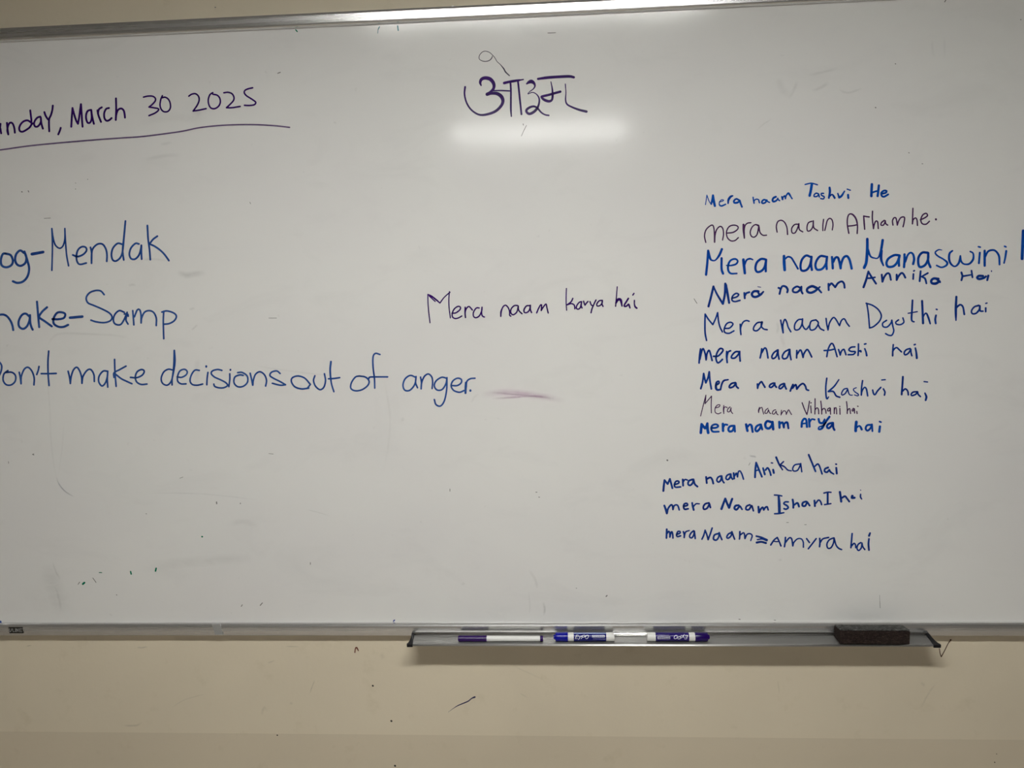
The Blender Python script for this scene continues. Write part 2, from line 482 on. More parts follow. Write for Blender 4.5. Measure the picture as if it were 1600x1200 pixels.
handwriting('word', [
 (A, 21, '''-120,470 -155,455 -188,478 -182,510 -132,535 -110,572 -140,612 -190,605'''),
 (A, 21, '''-62,470 -64,540 -45,585 -18,575 -2,545 5,490 ; 4,540 12,588 ;
 72,480 78,540 86,600 | 76,560 84,510 105,478 130,485 148,530 155,582 ;
 332,490 310,525 275,552 235,572 208,565 200,535 215,495 250,462 290,455 325,478 ; 315,350 322,410 327,450 330,490 345,485 ;
 420,415 390,425 362,460 355,495 370,520 400,512 425,470 425,425 | 430,480 440,520 447,540 ;
 462,368 475,405 497,440 510,450 ; 550,300 545,345 530,400 512,440 510,500 513,568 ;
 632,532 622,565 607,600 ;
 742,520 748,420 755,325 | 775,400 795,460 812,490 | 825,420 835,340 843,285 | 850,380 855,460 860,520 ;
 945,345 915,355 898,390 898,440 915,480 940,475 955,430 950,345 | 958,400 968,450 978,490 ;
 1015,350 1025,400 1040,440 1052,470 ; 1020,385 1030,340 1060,318 ;
 1135,325 1105,335 1085,380 1088,430 1110,458 1140,450 1162,430 ;
 1208,225 1210,330 1206,450 | 1212,390 1230,345 1262,330 1288,350 1298,390 1302,425'''),
 (B, 17, '''28,345 70,335 120,335 150,355 150,385 115,425 85,448 | 130,455 180,465 185,480 150,510 85,538 ;
 225,330 208,370 200,430 215,475 245,498 285,492 308,455 305,405 285,365 250,345 225,352 ;
 500,335 530,315 570,310 600,335 608,375 590,425 560,470 545,490 | 600,482 680,465 ;
 750,298 720,320 703,370 708,420 730,458 770,465 810,440 828,400 822,355 795,325 750,315 ;
 865,300 910,295 950,310 970,345 965,380 930,420 892,455 | 950,455 1035,442 ;
 1165,248 1120,258 1085,275 1078,300 1100,330 1150,362 1190,390 1198,405 1180,425 1130,432 1080,430''')],
 'purple', wb, 'date handwritten in purple marker at upper left')
handwriting('underline', [(PX, 2.2, '-90,246 0,234.3 45,228 90,223.5 142.5,219 187.5,215.7 225,213 280,205.8 310,199.8 340,196.3 370,194.8 400,194.8 430,196.5 452.5,199')],
 'violet', wb, 'long thin faded purple line under the date')

handwriting('word', [
 (C_, 30, '''345,490,.5 335,460,.9 350,425,1.1 390,412,1.25 440,425,1.3 475,470,1.2 475,520,1 440,560,.9 408,582,1.2 | 450,572 510,575,1.2 555,605,1.3 572,650,1.15 555,700,1 500,755,.95 430,785,.9 350,798,.75 290,780,.65 230,730,.6 190,660,.6 172,580,.6 178,505,.65'''),
 (C_, 15, '465,545 550,543 640,547'),
 (C_, 20, '650,455 655,540 655,640 655,740 660,812,.7 ; 728,440 740,550 750,650 758,720 765,790'),
 (C_, 27, '585,465 640,452 700,442 745,435,.8 ; 745,435,.6 785,428,.5'),
 (C_, 17, '820,472,1 845,455,2 872,450,2.4 898,470,1.6 905,500,1 885,530,.7 850,555,.5 832,580,.5 880,562,.55 925,585,.7 950,630,1 945,690,1.2 920,740,1.6 880,775,1.7 840,785,1.6 815,755,1.5 840,725,1.5 890,708,1.3 930,725,1.2 970,770,1 1010,795,1 1050,802,1'),
 (C_, 30, '938,422,.8 1020,410 1120,402 1260,396 1310,405,.9'),
 (C_, 26, '1170,555 1120,568 1050,588 990,602 970,608,.7 1000,638,1.1 1050,655,1.1 1082,640,.9 1090,590,.9 1085,520,.6 1072,452,.4'),
 (C_, 22, '1222,475,.5 1228,560,.5 1225,640,.7 1240,685,.8 1290,715,.9 1370,745,1.1 1442,762,1.2')],
 'purple', wb, 'large purple Devanagari word at top centre')
handwriting('word', [(C_, 7, '640,388,1.6 600,350,2 580,315,1.9 545,272,1.1 510,240 490,205 465,175 430,145 385,133 350,148 325,185 330,220 380,240,1.2 430,230,1.3 455,205,1.4 462,185')],
 'pencil', wb, 'thin looped stroke above the Devanagari word')

handwriting('word', [
 (D_, 19, '-330,250 -335,400 -332,560 ; -335,262 -240,250 ; -333,390 -260,382 ; -205,430 -200,490 -196,560 | -198,480 -175,440 -130,425'),
 (D_, 21, '50,435 25,440 8,490 15,540 55,558 100,540 115,500 95,450 50,435 ; 215,430 180,408 145,440 135,490 150,530 185,545 225,520 235,470 218,418 | 245,500 260,570 245,640 205,685 155,697 115,683 ; 285,440,1.3 385,422,1.2'),
 (D_, 15, '463,585 466,480 468,350 463,212 | 475,300 495,360 530,388 560,370 578,310 579,212 | 585,330 595,450 612,545'),
 (D_, 17, '''650,448 690,462 740,445 772,410 765,380 730,375 695,405 682,460 690,510 715,532 770,520 ;
 808,380 818,430 817,522 | 818,440 830,390 870,352 915,352 945,395 955,450 953,505 ;
 1090,352 1050,345 1010,385 995,440 1005,490 1035,502 1075,470 1095,410 1108,280 1120,145 | 1105,300 1095,400 1100,460 1105,492 ;
 1240,350 1210,345 1170,385 1155,440 1170,480 1205,485 1240,450 1258,390 1262,362 | 1262,420 1265,485 ;
 1316,185 1322,300 1335,400 1342,490 ; 1405,280 1365,310 1335,350 | 1380,370 1430,405 1470,445 1508,498''')],
 'blue', wb, 'upper blue handwritten line at left edge')
handwriting('word', [
 (D_, 19, '-150,900 -190,870 -245,880 -270,920 -240,960 -180,1000 -155,1040 -180,1085 -240,1100 -290,1080'),
 (D_, 20, '''-65,1000 -58,1115 ; -60,1050 -35,1000 10,980 55,990 90,1030 110,1075 118,1118 ;
 265,1000 230,972 195,985 168,1035 170,1085 205,1108 240,1085 262,1035 268,985 | 270,1050 280,1090 292,1115 ;
 330,865 338,960 345,1040 350,1092 ; 420,915 380,950 350,990 | 355,1010 400,1040 462,1085 ;
 468,1020 520,1022 570,1010 582,975 550,960 510,965 480,1010 480,1060 520,1088 565,1090 608,1072 ; 625,1008,1.2 735,998,1.2'''),
 (D_, 16, '''930,802 900,770 855,765 800,785 770,830 785,875 840,900 910,930 975,965 1000,1000 985,1035 930,1052 860,1045 812,1030 ;
 1110,960 1065,945 1025,980 1012,1030 1030,1065 1075,1070 1105,1030 1125,985 1135,960 | 1130,990 1125,1030 1143,1065 ; 1110,975 1140,975 1145,995 ;
 1185,945 1190,1000 1195,1072 ; 1200,1000 1225,940 1245,935 1258,975 1260,1055 | 1265,1010 1290,960 1330,945 1370,960 1395,1010 1395,1078'''),
 (E_, 16, '1462,265 1458,350 1460,450 1462,510 ; 1445,272 1490,262 1550,280 1575,310 1555,350 1510,375 1468,380')],
 'blue', wb, 'middle blue handwritten line at left edge')
handwriting('word', [
 (E_, 16, '''-75,700 -70,800 -66,915 ; -95,708 -40,695 8,735 15,775 2,820 -30,880 -66,915 ;
 70,795 35,825 28,880 55,920 100,922 135,890 138,840 105,810 50,812 ;
 172,810 180,850 188,912 | 190,850 215,785 250,765 285,800 305,860 303,922 ;
 348,758 342,790 328,830 ; 435,620 428,720 430,830 438,928 ; 368,822 430,822 502,820 ;
 608,800 620,850 628,910 | 635,850 655,790 685,765 710,795 728,850 732,908 | 740,850 775,795 810,785 838,830 842,892 ;
 960,800 920,800 885,845 882,895 910,932 940,905 958,850 962,800 | 958,870 962,942 ;
 1023,695 1025,780 1030,860 1037,935 ; 1125,755 1070,785 1018,815 1018,855 ; 1018,815 1080,865 1130,890 1178,912 ;
 1165,855 1220,858 1270,835 1288,800 1265,785 1225,805 1208,850 1220,895 1260,918 1312,915'''),
 (F_, 15, '''165,445 130,440 90,465 68,520 80,565 120,582 155,550 175,480 190,370,1.2 185,272,1.1 | 180,400 172,480 165,530 165,580 ;
 210,508 250,512 290,490 300,460 275,440 235,455 215,500 215,545 245,570 290,570 ;
 408,450 370,448 340,485 325,540 345,575 390,582 438,572 ; 485,468 478,520 475,578 ; 470,412,1.2 470,418,1.2 ;
 610,450 570,442 525,455 515,480 545,510 600,535 645,560 660,585 625,605 580,605 545,592 538,572 ;
 680,480 680,530 672,595 ; 686,443,1.1 686,447,1.1 ;
 750,470 790,468 835,500 838,555 800,592 750,595 718,560 725,510 770,490 800,495 ;
 862,475 875,530 885,582 | 890,540 910,485 950,462 990,490 1008,540 1000,590 ;
 1130,478 1100,455 1055,465 1038,495 1070,520 1130,550 1178,578 | 1130,582 1060,565 ;
 1385,608 1320,615 1260,595 1230,550 1240,515 1290,500 1350,520 1400,575 | 1375,607 ;
 1440,498 1428,540 1445,590 1485,622 1520,600 1535,540 1525,480'''),
 (G_, 15, '''212,372,1.2 205,450,1.2 215,560 238,640 ; 190,525 240,522 290,515 ;
 465,500 430,510 395,560 390,610 430,632 490,622 540,585 552,545 520,510 465,500 ;
 650,308 610,298 588,330 588,420 600,520 603,608 ; 552,522 560,510 640,508 718,508 ;
 965,510 920,495 875,525 855,580 870,625 910,630 945,600 965,560 972,505 | 968,560 985,605 ;
 1012,510 1020,560 1017,615 | 1022,560 1045,505 1080,482 1110,505 1120,550 1115,612 ;
 1245,520 1200,512 1150,545 1135,590 1160,625 1205,620 1238,570 1248,515 | 1245,620 1225,720 1190,768 1150,755 1135,710 ;
 1285,585 1340,585 1375,560 1375,530 1340,520 1300,545 1285,590 1310,630 1360,645 1400,630 ;
 1418,560,1.4 1415,600,1.5 1413,652,1.3 ; 1420,600 1425,550 1455,525 1498,520 ; 1457,628,1.3 1457,632,1.3''')],
 'blue', wb, 'long lower blue handwritten line at left edge')

handwriting('word', [
 (H_, 15, '175,675 160,550 150,430 148,320 | 190,340,1.4 250,385,1.4 300,428,1.1 | 350,360 415,300 425,293 ; 415,310 410,400 415,500 430,615 ; 165,340 240,408 ; 418,285 420,300'),
 (H_, 18, '''450,555 500,550 550,510 555,480 525,470 480,500 455,550 455,600 490,622 535,612 572,590 ;
 615,480 612,540 618,610 | 615,540 635,490 665,472 705,515 ;
 790,490 755,490 720,540 718,590 745,612 790,590 820,530 825,480 | 820,550 830,590 855,603 ;
 1075,500 1060,540 1060,595 | 1065,540 1085,480 1120,455 1155,490 1170,540 1170,580 1185,592 ;
 1270,460 1230,460 1190,500 1185,550 1215,575 1260,540 1278,465 | 1285,520 1325,562 ;
 1425,460 1380,465 1350,510 1355,545 1390,545 1420,510 1430,455 | 1430,510 1445,548'''),
 (I_, 18, '''68,632 90,580 115,535 130,530 128,570 125,602 | 150,560 185,520 195,560 212,632 ;
 440,325,.8 437,420,.8 437,510,.8 443,598,.8 ; 520,450 500,490 450,530 | 500,515 535,530 545,560 545,580 ;
 630,490 600,500 570,540 565,575 590,585 615,560 630,490 | 625,540 635,570 ;
 655,485 662,510 672,535 | 690,510 710,488 ; 735,490 750,530 765,540 ; 810,470 785,520 760,580 748,630 ;
 885,475 850,480 820,520 825,545 860,540 885,510 890,475 | 885,520 898,550 ;
 1075,305,.8 1068,400,.8 1055,548 ; 1060,505,1.4 1085,465,1.9 1118,470,1.9 1135,545,1.1 ;
 1215,450,1.2 1190,490,1.2 1165,530,1.2 1165,550,1.2 1195,545,1.2 1215,520 1225,540,1.3 1235,570 ;
 1290,475 1290,520 1300,555,1.3 1320,572,1.3 ; 1285,388 1270,408''')],
 'purple', wb, 'small purple handwritten sentence in the middle of the board')

def right_line(where, groups, ink_name, gap=9.0):
    return handwriting('word', groups, ink_name, wb, 'word in the '+where, gap=gap)

right_line('topmost short bold blue line of the right-hand list', [
 (J_, 10, '82,332 90,280 97,232 | 118,292 142,330 ; 225,305 260,295 272,285 250,280 228,305 228,335,1.6 250,345,1.9 292,328,1.6'),
 (J_, 25, '142,325,.8 155,270,.9 160,235,.9 | 170,300,1.1 180,345,1 ; 318,318,.7 322,280 345,248 365,240,.7 ; 440,290,.8 405,272,.8 380,290,.8 382,312,.9 415,310,.9 440,290,.8 | 448,320,.8 462,355,.8'),
 (J_, 15, '''578,255 582,290 588,318 | 590,290 610,275 635,280 640,300 645,312 ;
 710,285,1.3 690,280,1.3 670,300,1.3 675,318,1.3 705,310,1.3 720,285,1.3 | 730,300 750,308 ; 815,250,1.5 790,262,1.5 780,285,1.5 790,300,1.5 820,290,1.3 835,265 | 840,280 855,290 ;
 878,250,1.3 885,278,1.2 | 890,255 910,240,1.4 915,270 | 925,235 945,212,1.5 960,230,1.4 975,255 985,270 ;
 1120,122 1160,112 1185,108 1215,115 1248,125'''),
 (J_, 28, '1190,118 1180,180 1167,238'),
 (J_, 16, '''1260,220 1235,212 1214,230 1215,248 1245,245 1262,225 | 1268,252 ; 1312,215 1288,215 1292,235 1320,250 1310,272 1282,268 ;
 1375,155,1.5 1378,200,1.6 1367,262,1.3 ; 1380,242 1400,225 1415,240,1.3 1428,262,1.4 ; 1460,215 1475,258,1.4 | 1500,240,1.5 1530,192'''),
 (K_, 14, '567,230,1.7 570,262,1.7 ; 558,170 592,182'),
 (K_, 28, '815,120 812,180 810,242 ; 888,132,.9 882,190,.9 875,242,.9 ; 820,205,.7 860,192,.7 880,190,.7'),
 (K_, 21, '920,218 960,208 970,190 945,185 915,205 915,235 940,250 985,225')], 'bold')

right_line('second line of the right-hand list, thin plum coloured writing', [
 (J_, 14, '''85,725 72,660 85,600 120,560 155,545 170,580 175,650 177,722,1.2 | 180,650,1.3 200,590 235,558 262,580 270,640 260,700 ;
 310,628 370,620,1.1 415,590 420,560 380,545 330,560 302,610 308,670 345,708 390,705 425,675 ;
 478,540,1.6 480,600,1.7 487,680,1.1 | 485,600 495,550 520,525 555,520 ;
 635,550,1.4 600,540 565,570 548,620 560,660 590,670 620,640 638,560,1.2 | 650,620 680,650 718,650 ;
 828,618 820,560 835,510 870,495 905,515 930,570 937,642,1.1 ;
 1050,535 1010,540 980,580 985,625 1015,625 1040,580 1055,530 | 1060,590 1095,615 ;
 1190,505 1155,520 1140,560 1145,605 1175,600 1200,560 1205,500 | 1210,570 1250,602 ;
 1312,485 1305,545 1305,602 ; 1325,600 1335,560 1350,500 1375,475 1400,490 1410,540 1403,595'''),
 (K_, 15, '''575,630 560,540 562,470 580,432 615,435,1.2 650,480,1.2 665,550 662,632 ; 570,555 620,550 665,540 ;
 740,588 735,520,1.2 730,450 | 750,455 788,460 ; 822,400 820,480 832,582 | 840,540 855,505 875,510 882,580 ;
 945,495 915,520 910,545 935,545 950,520 955,500 | 960,530 980,545 ;
 1035,545 1030,500 1045,470 1065,470 1075,510 1080,545 | 1095,500 1120,465 1155,465 1150,520 1140,562 ;
 1243,370 1240,450 1238,532 | 1245,490 1270,470 1285,490 1290,548 ;
 1320,490 1365,470 1395,445 1380,422 1345,440 1325,490 1340,530 1380,535 1415,505 ; 1482,483,1.4 1483,487,1.4''')], 'plum')

right_line('third and largest blue line of the right-hand list', [
 (J_, 25, '''88,1062 100,950 110,812 | 130,890 150,912,.7 185,910,.6 225,860 253,795 ; 250,890 250,1000 265,1050 ;
 300,965,.5 350,965,.7 400,950,.8 418,920,.8 395,898,.8 350,908,.8 322,950,.9 318,1010,.9 345,1048,.8 410,1048,.6 ;
 477,905,1.2 485,980,1.2 492,1045,1.1 ; 490,960,.7 510,910,.8 545,895,.8 575,905,.6 ;
 700,900 660,898 617,935 602,995 620,1032 665,1022 698,980 714,905 | 710,970 710,1026 ;
 900,868,1.2 902,940,1.3 907,1012,1.2 ; 912,898,.7 940,875,.8 975,885,.8 1005,930,.8 1045,1000,.8 ;
 1180,878 1130,862 1087,905 1072,970 1085,1018 1135,1012 1170,960 1187,875 | 1182,950 1190,1012 ;
 1330,872 1280,868 1242,910 1227,965 1245,1008 1295,1002 1335,950 1348,875 | 1342,950 1345,1002'''),
 (K_, 26, '''400,878 405,940 408,995 ; 412,930 435,885 460,882 475,920 490,995 | 495,950 520,885 555,868 580,900 595,950 605,998 ;
 735,988,1.2 757,930,1.2 767,800,1.2 768,690,1.1 ; 775,800,.9 800,868,.8 840,888,.6 880,885,.6 908,820,1 928,702,1.1 ; 915,810,1.1 912,900,1.1 935,965,.7 ;
 1100,860 1050,858 990,892 967,940 985,978 1040,973 1080,930 1105,862 | 1096,910 1098,968 ;
 1155,850 1155,920 1150,982 ; 1162,925 1190,855,.8 1220,832,.8 1245,850,.9 1255,900 1245,950 ;
 1395,832 1340,832 1302,880 1300,950 1320,982 1370,960 1400,900 1402,835 | 1402,920 1425,983'''),
 (L_c, 18, '745,405,.5 710,402,.8 675,430 700,465 760,500 800,535,1.3 790,565,1.2 740,585 690,565 ; 855,412 825,440,1.3 820,500,1.4 840,550,1.2 880,575 920,540,1.3 937,465 | 945,520,1.2 975,550 1030,548,1.2 1070,500,1.3 1070,440 1040,420 ; 1140,432,1.2 1130,542,1.2 ; 1125,370 1145,375 ; 1190,412,1.4 1190,490,1.5 1190,568,1.4 ; 1195,480 1225,420,1.2 1275,405,1.2 1310,420,1.2 1340,470,1.3 1345,555,1.2 ; 1415,415,1.3 1405,480,1.2 1392,540 ; 1398,366 1412,372'),
 (L_c, 32, '1592,205 1586,350 1580,495 ; 1590,365 1700,350 ; 1706,190 1700,490'),
 (L_c, 24, '1830,390 1790,395 1765,440 1775,485 1815,475 1840,420 | 1842,480 ; 1885,395 1885,480 ; 1886,345 1888,348')], 'bold')

right_line('fourth line of the right-hand list, wobbly dark blue writing with tiny capitals', [
 (M_c, 24, '180,525 205,430 232,318 ; 232,318,.8 270,400,.9 330,498 | 350,400 355,288 ; 362,300 380,400,1.1 395,488'),
 (M_c, 18, '425,440 475,425 495,400 465,390 430,420 425,460 455,475 508,462 ; 553,385,1.2 558,440,1.2 ; 560,415 575,388,1.2 605,377,1.2'),
 (M_c, 26, '700,368 655,368 632,395 645,422 680,425 725,400 752,372,.7 ; 688,362,.7 705,392,.9'),
 (M_c, 8, '693,320 725,326'),
 (M_c, 22, '''910,332 930,345 920,395 ; 930,350 950,315 985,320,1.1 1005,350,1.1 1000,378 ; 1135,330 1100,318 1062,342 1062,372 1100,378 1135,350,1.2 1148,320 | 1148,365 1160,390 ;
 1310,335,1.3 1260,315,1.3 1212,338,1.2 1210,370,1.2 1245,383,1.2 1290,365,1.2 1340,322,.8 ; 1325,345 1355,380,.9 ;
 1430,290 1432,355 ; 1435,312 1460,285 1480,302 1500,325 | 1530,282 1570,265 1592,290 1598,330'''),
 (N_c, 22, '''195,325,1.1 225,240,1.1 245,160,.9 | 270,205 300,250 325,288 ; 225,232,.9 270,230,.9 315,222,.8 ; 385,195 392,268 | 410,220 440,182 465,187 480,248 ;
 540,195 540,250 | 560,210 590,177 610,187 630,225 ; 715,188,.9 712,240,.9 ; 718,157,.8 725,152,.8 ; 790,158,.9 785,210 780,262 ; 865,178,.9 800,215,.8 | 835,235 850,285,.9 ;
 975,238,1.2 925,235,1.2 900,258,1.2 910,284,1.2 950,286,1.3 985,262,1.2 ; 960,245 992,272 ;
 1215,172 1225,210 1215,252 ; 1225,212 1320,195,.7 ; 1320,152,.8 1330,222,.9 ; 1440,208,1.1 1395,208,1.2 1377,226,1.1 1400,240,1.2 1450,228,1.1 1470,212 ; 1495,205,1.1 1484,252 ; 1528,155,.6 1528,160,.6''')], 'dark', gap=12.5)

right_line('fifth line of the right-hand list, fine blue writing', [
 (M_c, 17, '''160,880 145,800,1.1 143,700,1.1 145,605 | 180,660 225,715 | 255,650 275,590 | 285,680 300,740 325,790 ;
 350,755 400,750 435,710 410,690 370,705 345,755 350,795 395,805 445,780 ; 510,710 512,770 518,818 | 515,750 540,690 575,672 603,680 ;
 735,690 690,695 655,735 650,770 685,778 725,740 737,690,1.5 | 730,730 755,760 792,768 ;
 932,668 945,740 958,800 | 955,720 975,660 995,690 1010,740 1038,790 ;
 1155,660 1115,665 1080,710 1080,765 1120,765 1150,720 1160,655 | 1160,720 1195,765 1235,720 ;
 1300,665 1250,680 1235,730 1245,770 1290,760 1325,700 1300,665 ; 1325,720 1345,755 1382,775 ;
 1405,650 1412,710 1425,770 | 1440,700 1475,645 1500,650 1545,725 | 1565,672 1595,655 1622,700 1647,732'''),
 (N_c, 17, '''230,500 245,600 258,750 | 300,735 360,680 380,620 350,560 290,515 222,492 ;
 435,670 395,700 400,735 440,740 480,700 490,668 | 500,730 510,780 490,825 455,825 425,808 ;
 560,665 530,690 540,710 580,715 615,690 605,645 ; 705,462,1.2 700,560,1.2 695,655,1.2 705,680 722,685 ; 660,597,.8 755,580,.8 ;
 805,468,1.4 810,580,1.4 815,700,1.5 | 815,640 845,595 870,640,1.3 890,705 ; 950,618,1.2 942,660,1.3 947,702,1.2 ; 953,555 962,558 ;
 1162,425,1.4 1157,540,1.6 1157,620,1.4 1158,670,.9 ; 1160,540,1.2 1200,508,1.2 1230,530,1.2 1245,608,1.2 ;
 1395,515,1.2 1350,530,1.1 1320,570,1.1 1328,600,1.1 1365,598,1.1 1400,560,1.2 1407,520,1.2 | 1410,570,1.2 1440,575 ; 1468,542,1.2 1468,580,1.1 ; 1468,494,.9 1482,490,.9''')], 'dark')

right_line('sixth line of the right-hand list, narrow blue letters', [
 (P_, 19, '''97,102 87,170 82,248 ; 90,210 110,125 125,98 145,150 155,215 | 165,150 185,115 200,150 218,222 ;
 232,178 280,175 325,130 330,105 300,98 270,140 258,200 275,245 300,235 325,210 ; 370,128 368,180 375,243 | 372,190 385,135 410,120 ;
 500,130 460,132 425,168 420,195 455,195 490,160 505,128 | 505,170 510,228 ;
 735,100 728,150 718,195 ; 735,140 765,92 785,112 800,195 ; 900,112 860,142 840,180 850,203 885,180 905,112 | 905,150 915,207 ;
 1020,107 975,132 950,175 960,203 1000,190 1027,107 | 1030,160 1040,213 ; 1100,118 1098,195 ; 1105,155 1135,112 1150,130 1165,190 | 1175,150 1205,108 1225,125 1255,185'''),
 (Q_, 18, '''412,182 425,110 450,55 470,45 490,80 520,182 ; 385,118 440,115 485,105 ; 535,108 545,140 552,165 | 565,125 590,105 603,135 612,162 ;
 705,80 665,85 642,112 670,128 710,130 690,158 635,162 ; 742,50 742,110 738,170 ; 745,128 765,118 768,132 ; 808,100 820,130 828,170,1.2 ; 805,52 820,48 ;
 1105,57 1100,110 1098,172,1.1 ; 1098,130 1118,98 1142,88 1165,108 1190,132 ; 1280,97 1240,110 1218,140 1227,163 1260,148 1288,105 | 1290,140 1298,172 ;
 1335,92 1345,140,1.2 1350,197,1.3 ; 1323,58 1334,54''')], 'dark')

right_line('seventh line of the right-hand list, slanted blue writing with a tall capital', [
 (P_, 20, '''100,515 118,450 130,358 | 143,420 152,455 | 175,400 188,340 | 195,430 210,518 ;
 255,480,1.1 290,458 287,438 264,450,1.1 257,500,1.3 270,527,1.2 305,525 | 318,470 340,432 385,422,.8 ;
 460,452 420,462 397,490 402,506 440,493 465,457 | 470,490 490,510 ; 690,467 692,510 | 700,480 730,442 745,462 768,500 ;
 855,457 825,472 814,493 832,503 860,480 870,457 | 872,480 887,500 ; 965,462 930,477 914,505 930,516 960,490 972,463 | 977,490 990,518 ;
 1060,472 1047,500 1032,540 ; 1055,510 1088,472 1096,495 1100,520 | 1130,482 1165,462 1190,490 1200,523 1222,532'''),
 (Q_, 18, '''412,407 402,500 405,590 415,622 432,600,.7 ; 538,422,.8 490,490 428,545 | 480,545 510,590 548,605 ;
 625,512,.8 590,522,.8 567,560,.8 572,582,.8 605,565,.8 630,520,.8 | 640,560,.8 655,582,.7 680,582,.6 ; 720,505,.6 690,520,.7 702,545,.7 742,575,.8 735,590,.7 700,580,.6 ;
 785,432 775,500 772,582 | 780,540,.9 805,502,.9 825,520 838,590 ; 890,530 900,568 915,578 940,540 975,502 ; 1002,518 1018,550 1013,583 ; 985,425,.8 1022,422,.8 ;
 1205,392,1.2 1200,470,1.2 1192,576,1.2 ; 1203,540 1230,517 1255,540 1262,580 ; 1350,547 1310,552 1290,576 1302,588 1340,573 1358,547 | 1365,575 1388,598 ;
 1435,562 1450,600,1.3 1442,635,1.2 ; 1425,442,.8 1462,446,.8''')], 'dark')

right_line('eighth line of the right-hand list, very thin plum writing', [
 (P_, 10, '''98,800 125,690 153,582 | 150,630 143,672 | 180,630 212,592 | 208,680 210,768 ;
 255,715 290,705 300,685 275,685 250,715 250,760 280,778 310,765 ; 340,690 335,730 340,775 | 340,730 350,705 375,712 ;
 405,705 380,730 378,755 400,755 415,715 | 415,750 432,775 ; 712,710 700,740 702,765 | 710,730 735,710 745,745 755,780 ;
 800,720 775,740 768,770 790,770 805,735 | 815,765 830,775 ; 880,735 855,745 845,775 865,780 885,750 | 890,775 905,788 ;
 940,740 935,790 | 945,770 965,745 985,755 990,785 | 1000,760 1015,735 1030,760 1045,785'''),
 (Q_, 12, '''155,662 180,730 205,785 | 220,720 232,645 ; 245,695 250,768 ; 245,664 250,662 ; 290,620 290,700 288,780 | 290,740 310,715 325,730 328,778 ;
 350,645 358,720 360,780 | 362,740 385,720 400,740 405,772 ; 445,715 425,725 420,745 440,745 450,720 | 450,750 452,782 ;
 490,715 490,775 | 492,740 500,715 512,720 515,778 ; 548,720 550,782 ; 546,700 549,702 ; 618,650 625,720 625,775 | 628,745 650,722 660,775 ; 690,720 675,740 685,750 700,725 | 702,770 ;
 725,752 728,775 ; 733,698 739,700''')], 'plum')

right_line('ninth line of the right-hand list, thick bold blue letters', [
 (P_, 27, '''100,975,1.1 105,920,1.1 108,885,1 | 138,920,1.1 152,925,1.1 168,878 | 170,930,1.1 177,975,1.1 ;
 212,925,.8 258,922,.8 282,905,.8 260,887,.8 222,897,.8 208,930,.8 226,962,.8 288,963,.7 ; 330,882 332,955 ; 335,915,.8 350,890,.8 376,892,.8 ;
 440,902,.9 405,908,.9 387,935,.9 397,960,.9 430,953,.9 450,902,.9 | 456,962,.8 ; 572,888 580,930 586,955 ; 590,910,.8 610,888,.8 628,902 640,965,.9 ;
 715,888,.8 682,907,.9 668,940,.9 685,960,.9 715,930,.9 727,888,.8 | 740,940,.8 ; 830,862 792,854 772,882 778,918 808,930 838,900 847,862 | 854,938 ;
 918,862 920,922,.9 ; 925,882,.8 950,867,.9 965,920,.8 | 970,882,.8 1000,867,.9 1013,928,.8'''),
 (Q_, 24, '''150,912 155,860 178,828 198,842 206,913 ; 157,880,.8 203,875,.8 ; 227,832 233,910 ; 235,862,.8 255,834,.8 286,838,.8 ;
 327,832 338,868 370,872 390,835,.8 ; 440,808 402,860 362,928 327,938,.8 332,915,.7 372,900,.7 402,868,.8 ; 470,872 432,882 413,908 432,928 465,898 477,872 | 480,920 492,945 ;
 720,862,1.3 715,910,1.3 713,955,1.3 ; 722,922,.8 750,902,.8 766,918 776,940 ; 870,892,.9 832,897,.9 817,930,.9 837,953,.9 870,923,.9 882,888,.9 | 888,958,.8 ;
 966,910,1.1 959,963,1.1 ; 962,858,.8 977,864,.8''')], 'bold', gap=12.5)

right_line('first line of the lower right group, blue writing climbing to the right', [
 (R_c, 21, '''110,447,1.1 115,390,1.1 122,335 | 155,375 | 178,322 | 190,365 204,418 ; 225,382,.9 268,367,.9 270,347,.9 242,347,.9 224,382,.9 237,408,.9 290,405,.9 ; 312,328 316,392 ; 318,352,.8 335,328,.8 360,334,.8 ;
 415,327 377,342 367,375 387,390 415,365 424,327 | 437,375 465,402 ; 555,302 562,365 ; 565,322 600,307 620,332 630,370 ; 705,292,.9 677,307,.9 667,340,.9 687,356,.9 710,330 717,292 | 727,340,.9 742,362,.9 ;
 800,272,.9 772,287,.9 762,318,.9 782,330,.9 805,305 812,272 | 817,305 832,325,.9 ; 842,262 848,318 ; 855,290,.8 870,260,.8 882,300,.9 | 890,252,.8 907,238,.8 927,270,.8 945,325,.8'''),
 (S_, 20, '''198,305,1.1 202,220,1.1 210,152 | 237,220,1.1 270,300 ; 205,237,.8 240,227,.8 ; 282,210 300,275,1.1 ; 308,230 330,207 352,245 363,283 ; 387,227,1.1 394,260,1.1 ; 367,155,.7 382,157,.7 ;
 418,97,1.1 450,170 485,228,.7 ; 495,142,.8 455,180,.8 ; 450,175,.9 500,192,.8 540,230,.8 577,238,.7 ; 660,167,.8 612,177,.8 590,215,.8 602,240,.8 640,233,.8 665,190,.8 674,162,.8 | 685,248,.8 ;
 757,70 790,150 828,243 ; 815,197,.8 850,167,.9 870,190,.9 897,270,.9 ; 960,203 928,217 923,243 947,253 972,228 | 985,250 1018,272,.8 ; 1044,207,1.1 1050,266,1.1 ; 1040,168,.9 1046,170,.9''')], 'dark')

